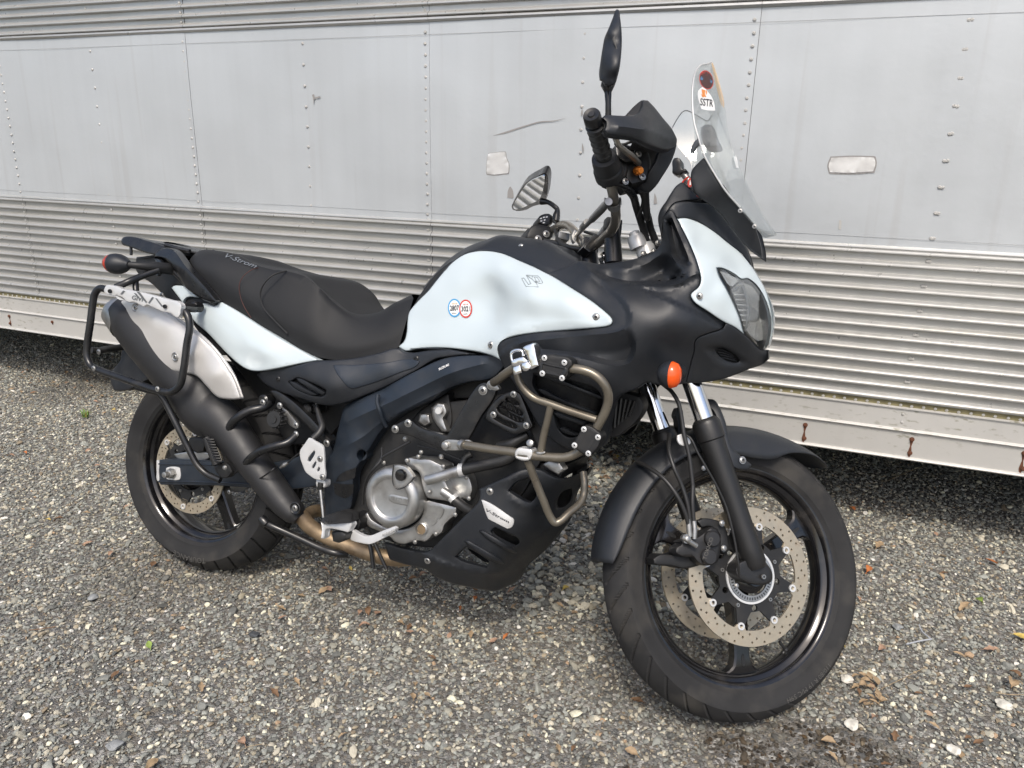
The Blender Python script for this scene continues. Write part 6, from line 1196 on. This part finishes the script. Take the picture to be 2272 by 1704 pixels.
# brake and throttle lines dropping to the fork
tube('brake_line','F','940,1330,-.24 960,1380,-.225 1010,1440,-.20 H1035,260,-.16 1060,340,-.14 1090,440,-.12 1110,520,-.11',.0088,'hose_rubber','S'); tube('brake_line','F','1100,1405,-.22 1105,1500,-.19 1115,1600,-.16 H1120,330,-.13 1140,420,-.11 1175,510,-.10',.0085,'hose_rubber','S'); tube('brake_line','F','1065,1410,-.22 1085,1480,-.19 1070,1550,-.17 1050,1600,-.15',.004,'hose_rubber','S')
# left side controls
solid('left_switch','K','525,565 545,545 640,520 690,545 705,600 690,650 620,665 530,640',.275,.05,'satin_black',fr='S',roll=.004,e=4,g=7)
for x,y in ((555,578),(590,565),(560,610),(600,598),(590,630),(625,560)): decal('switch_icon','K',f'{x-12},{y-5} {x+12},{y-9} {x+12},{y+5} {x-12},{y+9}',.2748,'sticker_white',fr='S',smooth=False)
solid('left_switchgear','K','365,810 395,740 430,680 480,650 560,655 640,670 700,700 700,800 640,850 560,860 480,850 400,830',.26,.07,'dark_plastic',fr='S',roll=.008,e=6,g=7)
bolts('K','620,768,.255 520,828,.255',.0095,'button','steel','S'); lathe('grip',U(CR['K'][0]+430/5.53,CR['K'][1]+770/5.53,.33,'S'),(0,1,0),[(.017,0),(.017,.12),(.014,.122)],'hose_rubber',20,'S'); box('relay_box',U(CR['K'][0]+815/5.53,CR['K'][1]+815/5.53,.19,'S'),(.03,.03,.02),'lamp_grey',fr='S')
tube('cable','K','700,600,.25 750,660,.24 770,740,.22 760,820,.20',.003,'hose_rubber','S'); tube('cable','K','730,720,.22 800,880,.16 900,930,.12 1080,960,.08',.0055,'hose_rubber','S'); tube('cable','K','600,860,.22 800,900,.18 1000,985,.12 1100,1000,.08',.008,'hose_rubber','S'); tube('cable','K','1090,740,.14 1180,770,.12 1250,780,.08',.004,'hose_rubber','S'); tube('cable','K','1240,830,.02 1380,860,-.03 1480,830,-.05',.003,'hose_rubber','S'); tube('cable','K','1085,960,.06 1075,1050,.06 1085,1110,.06',.002,'hose_rubber','S')
# risers, top clamp, fork caps, nut
for y,(c1) in ((-.05,'1430,700,-.052'),(.05,'1150,935,.052')):
    a=P3('K'+c1,'K','S')[0]; b_=np.array([a[0]+.012,y,a[2]-.085]); tube('riser','s',[a,b_],[.019,.022],'satin_black','S',n=1,seg=20)
    v,f=boxv(a,(.040,.026,.044),ch=.2); add('bar_clamp',v,f,'satin_black',None,'S',40,False,True)
solid('bar_clamp_top','K','1070,935 1110,880 1210,770 1225,755 1255,785 1320,700 1405,580 1440,600 1400,700 1380,790 1340,850 1260,900 1180,990 1150,1000',.0,.04,'satin_black',fr='S',roll=.003,e=3,g=8)
for y in (-.103,.103):
    lathe('fork_cap',forkc(1.030,y),ax_,[(.0225,-.03),(.0225,.004),(.020,.008),(.020,.012),(.012,.012),(.012,.022),(.007,.024)],'aluminium',24,'S'); lathe('clamp_ring',forkc(.985,y),ax_,[(.031,0),(.032,.004),(.032,.030),(.029,.034)],'satin_black',28,'S')
tc=forkc(.992,0); k_=np.array(ax_); xx=np.array([math.cos(RK),0,math.sin(RK)])
v,f=boxv(tc-xx*.018+k_*.006,(.075,.20,.024),X=xx,Z=k_); add('top_clamp',v,f,'satin_black',None,'S',40,False,True)
lathe('stem_nut',tc-xx*.040+k_*.012,k_,[(.018,0),(.018,.010),(.013,.012),(.013,.018),(.009,.02)],'steel',6,'S')
p=U(CR['K'][0]+1740/5.53,CR['K'][1]+880/5.53,-.105,'S'); lathe('preload_adjuster',p,ax_,[(.0205,-.012),(.0205,.010),(.019,.014),(.019,.018),(.0125,.018),(.0125,.026),(.010,.028)],'aluminium',24,'S'); lathe('preload_adjuster',U(CR['K'][0]+1370/5.53,CR['K'][1]+1090/5.53,.103,'S'),ax_,[(.0205,-.012),(.0205,.010),(.012,.014),(.012,.022)],'chrome',6,'S')
bolts('K','1810,1015,-.128 1990,880,-.13 1940,985,-.13',.008,'hex','steel','S')
panel('steering_guard','K','1880,850 1960,845 2005,900 2000,960 1960,1010 1900,1040 1860,1000',-.11,'dark_plastic',t=.02,roll=.003,fr='S')
# crossbar
tube('crossbar','K','1385,370,-.215 1300,465,-.16 1180,590,-.08',[.0085,.0092,.0085],'steel','S',n=1,seg=16); tube('crossbar','K','1210,560,-.10 1080,690,.02 1000,775,.085',[.0062,.0062,.0055],'steel','S',n=1,seg=16); tube('crossbar_collar','K','1120,625,-.02 1065,690,.03',.0085,'steel','S',n=1,seg=16)
cbp=P3('K1445,375,-.195 1452,440,-.18','K','S'); axb=cbp[1]-cbp[0]; lathe('crossbar_clamp',cbp[0],axb,[(.0135,0),(.0145,.0),(.0145,np.linalg.norm(axb)),(.0135,np.linalg.norm(axb))],'steel',24,'S',cap=False)
panel('clamp_ear','K','1335,322 1395,338 1395,428 1345,412',-.205,'steel',t=.004,roll=.0005,e=1,fr='S',cang=20); panel('clamp_ear','K','1500,322 1540,318 1545,415 1505,425',-.175,'steel',t=.012,roll=.0005,e=1,fr='S',cang=20); panel('clamp_ear','K','960,725 985,720 1005,750 990,830 970,885 945,840 938,790',.085,'steel',t=.012,roll=.001,e=1,fr='S')
# mirrors
rd=np.array(U(1100+845/3.3185,350/3.3185,-.30,'S')-O_S); rd/=np.linalg.norm(rd)
tube('mirror_stem','F','828,860,-.27 828,760,-.28 826,640,-.285',[.0068,.0062,.0085],'satin_black','S',seg=14); tube('mirror_collar','F','826,690,-.283 826,625,-.286 824,600,-.288',[.0065,.0155,.0135],'satin_black','S',n=1)
RMY=yfun('F764,592,-.262 760,540,-.26 800,280,-.268 884,72,-.275 906,74,-.285 929,300,-.300 898,560,-.295 850,636,-.28 840,400,-.300 830,250,-.29 850,520,-.30','F')
panel('mirror_housing','F','764,592 760,540 768,470 790,330 800,280 832,205 862,130 884,72 895,66 906,74 916,130 926,220 929,300 924,400 912,500 898,560 874,625 850,636 800,632 785,604',lambda X:RMY(X)-.045,'black_plastic',t=rd*.115,roll=.008,e=5,g=6,fr='S',sharp=60)
for k in range(3): tube('mirror_groove','F',f'{872-k*6},{265+k*10},-.3465 {884-k*3},{330},-.347 {897},{395-k*12},-.3465',.0010,'hose_rubber','S',seg=6)
mc=U(CR['K'][0]+400/5.53,CR['K'][1]+270/5.53,.34,'S')      # the left glass looks back along the trailer
Mw=np.array(BIKE.matrix_world.to_3x3()); mcw=Mw@steer(mc)[0]+np.array(BIKE.matrix_world.translation)
dv=mcw-O; dv/=np.linalg.norm(dv); tgt=td*-1.15+tn*TD+np.array([0,0,.84]); rv_=tgt-mcw; rv_/=np.linalg.norm(rv_); nw=rv_-dv; nb=Mw.T@nw
nS=steer(np.array([1.67,0,0])+nb,-STEER)[0]-np.array([1.67,0,0]); nS/=np.linalg.norm(nS)
mh=panel('mirror_housing','K','193,430 215,385 245,330 300,235 360,150 440,95 520,55 590,20 618,28 640,75 640,200 625,310 600,392 560,405 520,412 450,432 380,470 300,487 250,486 205,470',plane_y(mc-nS*.004,nS),'satin_black',t=-nS*.02,roll=.004,e=4,g=7,fr='S')
panel('mirror_glass','K','215,440 222,400 250,350 300,268 360,180 430,120 520,78 585,50 600,60 600,110 588,190 560,290 530,345 480,378 420,402 340,445 260,468 225,462',(lambda X:plane_y(mc+nS*.002,nS)(X)-.0075*(1-(np.hypot(*(np.atleast_2d(X)-np.array([1172.,428.])).T)/45)**2)),'mirror_glass',t=-nS*.003,roll=0,g=3.5,fr='S',parent=mh)
tube('mirror_stem','K','560,370,.30 640,380,.285 720,430,.27 755,470,.265 745,540,.262 735,620,.26',[.010,.0068,.0068,.0068,.0105,.0105],'satin_black','S',seg=12)
# ------------------------------------------------------------------ leaves, stones, twigs and weeds on the gravel
def GP(c,x,y,z=0.004):
    ox,oy,s=CR[c]; r=rayw(ox+x/s,oy+y/s); t=(z-CAMH)/r[2]; p=O+t*r; return np.array([p[0],p[1],height(p[0],p[1])+.003])
for n_,c_ in (('leaf_orange',(.42,.15,.05)),('leaf_tan',(.33,.24,.145)),('leaf_brown',(.17,.10,.055)),('leaf_pink',(.34,.22,.15)),('leaf_green',(.22,.30,.07)),('leaf_yellow',(.48,.36,.10)),('weed_green',(.13,.22,.05)),('stone_pale',(.55,.53,.47)),('stone_dark',(.06,.065,.07)),('stone_grey',(.24,.25,.25))):
    mat(n_,c_,.7,var=.3,vs_=60,bump=.5,bs=300,spec=.3)
def leafv(L,W_,curl,lobes,seed):
    r=random.Random(seed); n=9; V_=[];F_=[]
    for i in range(n):
        t=i/(n-1); w_=W_*math.sin(math.pi*min(1,t*.96+.02))**.8*(1+.28*lobes*math.sin(t*math.pi*5)); z=curl*math.sin(t*3.1+r.random()*.3)*L+.002; 
        for u in (-1,-.5,0,.5,1): V_.append(((t-.5)*L,u*w_*.5*(1+.1*r.uniform(-1,1)),z+abs(u)**1.5*W_*.22*(.5+curl*3)+r.uniform(-.0006,.0006)))
    for i in range(n-1):
        for j in range(4): F_.append((i*5+j,i*5+j+1,(i+1)*5+j+1,(i+1)*5+j))
    k=len(V_); V_+=[(-.5*L-.3*L,.002,.002),(-.5*L,.0012,.004),(-.5*L,-.0012,.004)]; F_.append((k,k+1,k+2)); return V_,F_
LM={}
def leafmesh(m,L,kind):
    k=(m,round(L,3),kind)
    if k not in LM: v,f=leafv(L,L*(.45 if kind%2 else .6),(.06,.14,.22)[kind%3],kind%2,kind+int(L*1e4)); LM[k]=mesh_from('leaf',v,f,m,60)
    return LM[k]
def leaf(p,m,L,kind,label=None,group=None,rot=None,parent=None):
    o=bpy.data.objects.new('leaf',leafmesh(m,L,kind)); o.location=tuple(p); o.rotation_euler=(random.uniform(-.3,.3),random.uniform(-.3,.3),rot if rot is not None else random.uniform(0,6.28)); link(o,parent)
    if label: o['label']=label; o['category']='leaf'
    if group: o['group']=group
    return o
leaf(GP('G',450,312),'leaf_orange',.042,1,'bright orange leaf on the gravel just right of the front tyre, below the trailer rail')
leaf(GP('G',1115,797),'leaf_green',.032,2,'small green leaf lying alone on the gravel right of the front wheel')
leaf(GP('G',1035,825),'leaf_tan',.045,1,'curled tan leaf just left of the small green leaf on the right')
leaf(GP('G',1175,1040),'leaf_pink',.036,3,'pinkish tan lobed leaf on the gravel near the right edge of the photo')
leaf(GP('G',600,1035),'leaf_pink',.036,1,'pinkish leaf on the gravel between the front tyre and the bent grey cord')
leaf(GP('G',1340,985),'leaf_yellow',.045,0,'yellowish leaf cut by the right edge of the photo, halfway up the gravel')
leaf(GP('G',1280,1225),'leaf_tan',.045,2,'long tan leaf lying above the pale stone near the right edge')
leaf(GP('J',1225,495),'leaf_green',.026,0,'pale green leaf on the gravel in the lower left')
leaf(GP('J',950,745),'leaf_brown',.028,0,'narrow brown leaf below the pale green one in the lower left')
leaf(GP('J',1250,1480),'leaf_tan',.034,2,'tan leaf at the very bottom edge, lower left')
leaf(GP('s',1510,1452),'leaf_pink',.03,1,'pinkish leaf seen in the shade under the motorcycle front') if False else None
leaf(GP('G',590,500),'leaf_tan',.055,3,'large pale brown lobed leaf right of the front tyre, below the orange leaf')
leaf(GP('G',530,625),'leaf_orange',.034,2,'orange brown leaf touching the right side of the front tyre outline')
leaf(GP('G',1175,590),'leaf_orange',.034,0,'rust orange leaf on the gravel under the right end of the trailer rail')
leaf(GP('B',700,1560),'leaf_brown',.028,0,'dark red brown leaf on the gravel below the rear tyre')
def cluster(c,pts,label):
    e=bpy.data.objects.new('leaf_cluster',None); COL.objects.link(e); e['label']=label; e['category']='leaves'; ps=[GP(c,x,y) for x,y in pts]; c0=np.mean(ps,0); e.location=tuple(c0)
    for i,p in enumerate(ps): leaf(p-c0+np.array([0,0,.003+.002*(i%3)]),'leaf_tan',(.028,.023,.031)[i%3],(i*3+1)%4,parent=e,rot=i*2.1+.4)
    V_,F_=tubev(bez([ps[0]-c0,np.array([0,0,.006]),ps[-1]-c0],5,False),.0011,6); mesh=mesh_from('stem',V_,F_,'twig',40); link(bpy.data.objects.new('stem',mesh),e)
cluster('G',[(470,1190),(505,1185),(540,1195),(500,1235),(545,1250),(570,1220),(470,1240),(520,1215)],'upper spray of dry tan leaves beside the lower right of the front tyre')
cluster('G',[(510,1325),(545,1300),(580,1290),(610,1325),(560,1330),(585,1310),(540,1340)],'lower spray of dry tan leaves beside the lower right of the front tyre')
# the many small ones: dense drift between the belly pan and the front wheel, scattered elsewhere
LB='small dry tan or brown leaf among the scattered leaf litter on the gravel'; GRP='small dry leaves scattered on the gravel'
rl=random.Random(11)
spots=[(rl.gauss(1345,38),rl.uniform(1000,1200)) for _ in range(60)]+[(rl.uniform(1830,2260),rl.uniform(1110,1700)) for _ in range(26)]+[(rl.uniform(560,1350),rl.uniform(1230,1420)) for _ in range(34)]+[(rl.uniform(20,300),rl.uniform(800,1250)) for _ in range(24)]+[(rl.uniform(0,230),rl.uniform(765,880)) for _ in range(26)]+[(rl.uniform(300,1450),rl.uniform(1400,1690)) for _ in range(16)]+[(rl.uniform(1490,1620),rl.uniform(1040,1120)) for _ in range(5)]
def lab(x,y,m,L):
    w_={'leaf_tan':'tan','leaf_brown':'dark brown','leaf_pink':'pinkish','leaf_orange':'orange','leaf_yellow':'yellowish'}[m]; z_='tiny' if L<.022 else 'small' if L<.027 else 'middling'
    r='in the drift between belly pan and front wheel' if 1240<x<1450 and y<1230 else 'seen through the front wheel' if 1450<x<1700 and y<1200 else 'on open gravel right of the wheel, '+('above mid height' if y<1400 else 'near the lower right') if x>1800 else 'by the trailer base at far left' if x<235 and y<885 else 'on the gravel left of the rear wheel' if x<310 and y<1290 else 'in the shade below the engine' if y<1430 and x>560 else 'on the gravel along the bottom of the photo'
    return f'{z_} {w_} dry leaf {r}',f'dry leaves {r}'
for x,y in spots:
    m_,L_=rl.choice(['leaf_tan','leaf_tan','leaf_brown','leaf_pink','leaf_pink','leaf_orange' if rl.random()<.4 else 'leaf_brown','leaf_yellow' if rl.random()<.4 else 'leaf_tan']),rl.choice([.020,.024,.030]); a_,b_=lab(x,y,m_,L_); leaf(GP('s',x,y),m_,L_,rl.randrange(4),a_,b_)
# larger stones
def rock(c,x,y,r,m,label,fl=.5,seed=1):
    b=bmesh.new(); bmesh.ops.create_icosphere(b,subdivisions=3,radius=1); rr=random.Random(seed); ph=[rr.uniform(0,6) for _ in range(6)]
    for v in b.verts:
        d=v.co.normalized(); k=1+.16*math.sin(d.x*3+ph[0])+.13*math.sin(d.y*4+ph[1])+.10*math.sin(d.z*5+ph[2]+d.x*3)+.05*math.sin(d.x*9+ph[3])*math.sin(d.y*8+ph[4]); v.co=Vector((d.x*k*r,d.y*k*r*.8,d.z*k*r*fl))
    me=bpy.data.meshes.new('stone'); b.to_mesh(me); b.free(); me.materials.append(M[m]); me.polygons.foreach_set('use_smooth',[True]*len(me.polygons)); me.set_sharp_from_angle(angle=math.radians(22)); o=link(bpy.data.objects.new('stone',me)); p=GP(c,x,y); o.location=(p[0],p[1],p[2]+r*fl*.25); o.rotation_euler=(0,0,rr.uniform(0,6)); o['label']=label; o['category']='stone'
rock('G',980,1570,.016,'stone_pale','round pale stone in the gravel near the lower right corner',.5,1)
rock('G',450,1430,.017,'stone_pale','pale grey stone below the front tyre, left of the round pale one',.45,2)
rock('G',1240,1330,.021,'stone_pale','large flat cream stone close to the right edge of the photo',.35,3)
rock('G',420,1195,.017,'stone_pale','whitish stone left of the dry leaf sprays, beside the front tyre',.45,4)
rock('G',690,920,.013,'stone_grey','greenish grey stone left of the bent grey cord',.6,5)
rock('J',2080,400,.0125,'stone_dark','smooth black pebble on the gravel below the exhaust pipe side',.45,6)
rock('J',940,1310,.018,'stone_grey','flat grey stone in the bottom left corner area',.3,7)
rock('J',760,100,.015,'stone_grey','flat greyish brown stone in the gravel left of the black pebble',.35,8)
rock('G',1085,870,.014,'stone_grey','x',.4,9) if False else None
def strand(name,c,pts,r,m,label,cat_):
    P_=[GP(c,x,y)+np.array([0,0,.004]) for x,y in pts]; c0=P_[0]; v,f=tubev(bez([p-c0 for p in P_],5,False,cang=40),r,7); o=link(bpy.data.objects.new(name,mesh_from(name,v,f,m,40))); o.location=tuple(c0); o['label']=label; o['category']=cat_
strand('cord','G',[(798,915),(815,950),(862,990),(800,1000),(732,1016)],.0020,'grey_cord','bent piece of pale grey cord on the gravel right of the front wheel','cord')
strand('twig','G',[(600,1252),(700,1205),(835,1137)],.0009,'twig','thin straight straw from the leaf sprays towards the grey cord','twig')
strand('twig','G',[(1200,1270),(1270,1280),(1348,1280)],.0010,'twig','thin straw lying across the right edge above the cream stone','twig')
strand('twig','G',[(620,170),(740,120),(825,88)],.0014,'twig','thin brown twig in the shade under the trailer, right side','twig')
strand('twig','J',[(240,385),(330,375),(460,355)],.0013,'leaf_brown','thin dark twig on the gravel near the left edge','twig')
strand('twig','J',[(2150,1295),(2000,1330),(1950,1370),(1965,1450),(1940,1488)],.0008,'twig','pale curled root fibre at the bottom, left of centre','twig')
# weed tuft behind the rear wheel
e=bpy.data.objects.new('weed_tuft',None); COL.objects.link(e); c0=GP('B',145,340); e.location=tuple(c0); e['label']='small green weed tuft growing in the gravel left of the rear wheel'; e['category']='weed'
rw=random.Random(4)
for k in range(26):
    a=rw.uniform(0,6.28); l_=rw.uniform(.015,.042); q=[np.array([rw.uniform(-.012,.012),rw.uniform(-.012,.012),0])]; q+=[q[0]+np.array([math.cos(a)*l_*.35,math.sin(a)*l_*.35,l_*.7]),q[0]+np.array([math.cos(a)*l_*.9,math.sin(a)*l_*.9,l_*.85])]
    C_=bez(q,3,False,corner=False); wv=np.array([-math.sin(a),math.cos(a),0])*.0022; V_=[];F_=[]
    for i,p in enumerate(C_): w_=math.sin(math.pi*(.15+.85*i/(len(C_)-1)))+.05; V_+=[p-wv*w_,p+wv*w_]
    F_=[(2*i,2*i+1,2*i+3,2*i+2) for i in range(len(C_)-1)]; link(bpy.data.objects.new('blade',mesh_from('blade',V_,F_,'weed_green' if k%4 else 'leaf_yellow',60)),e)
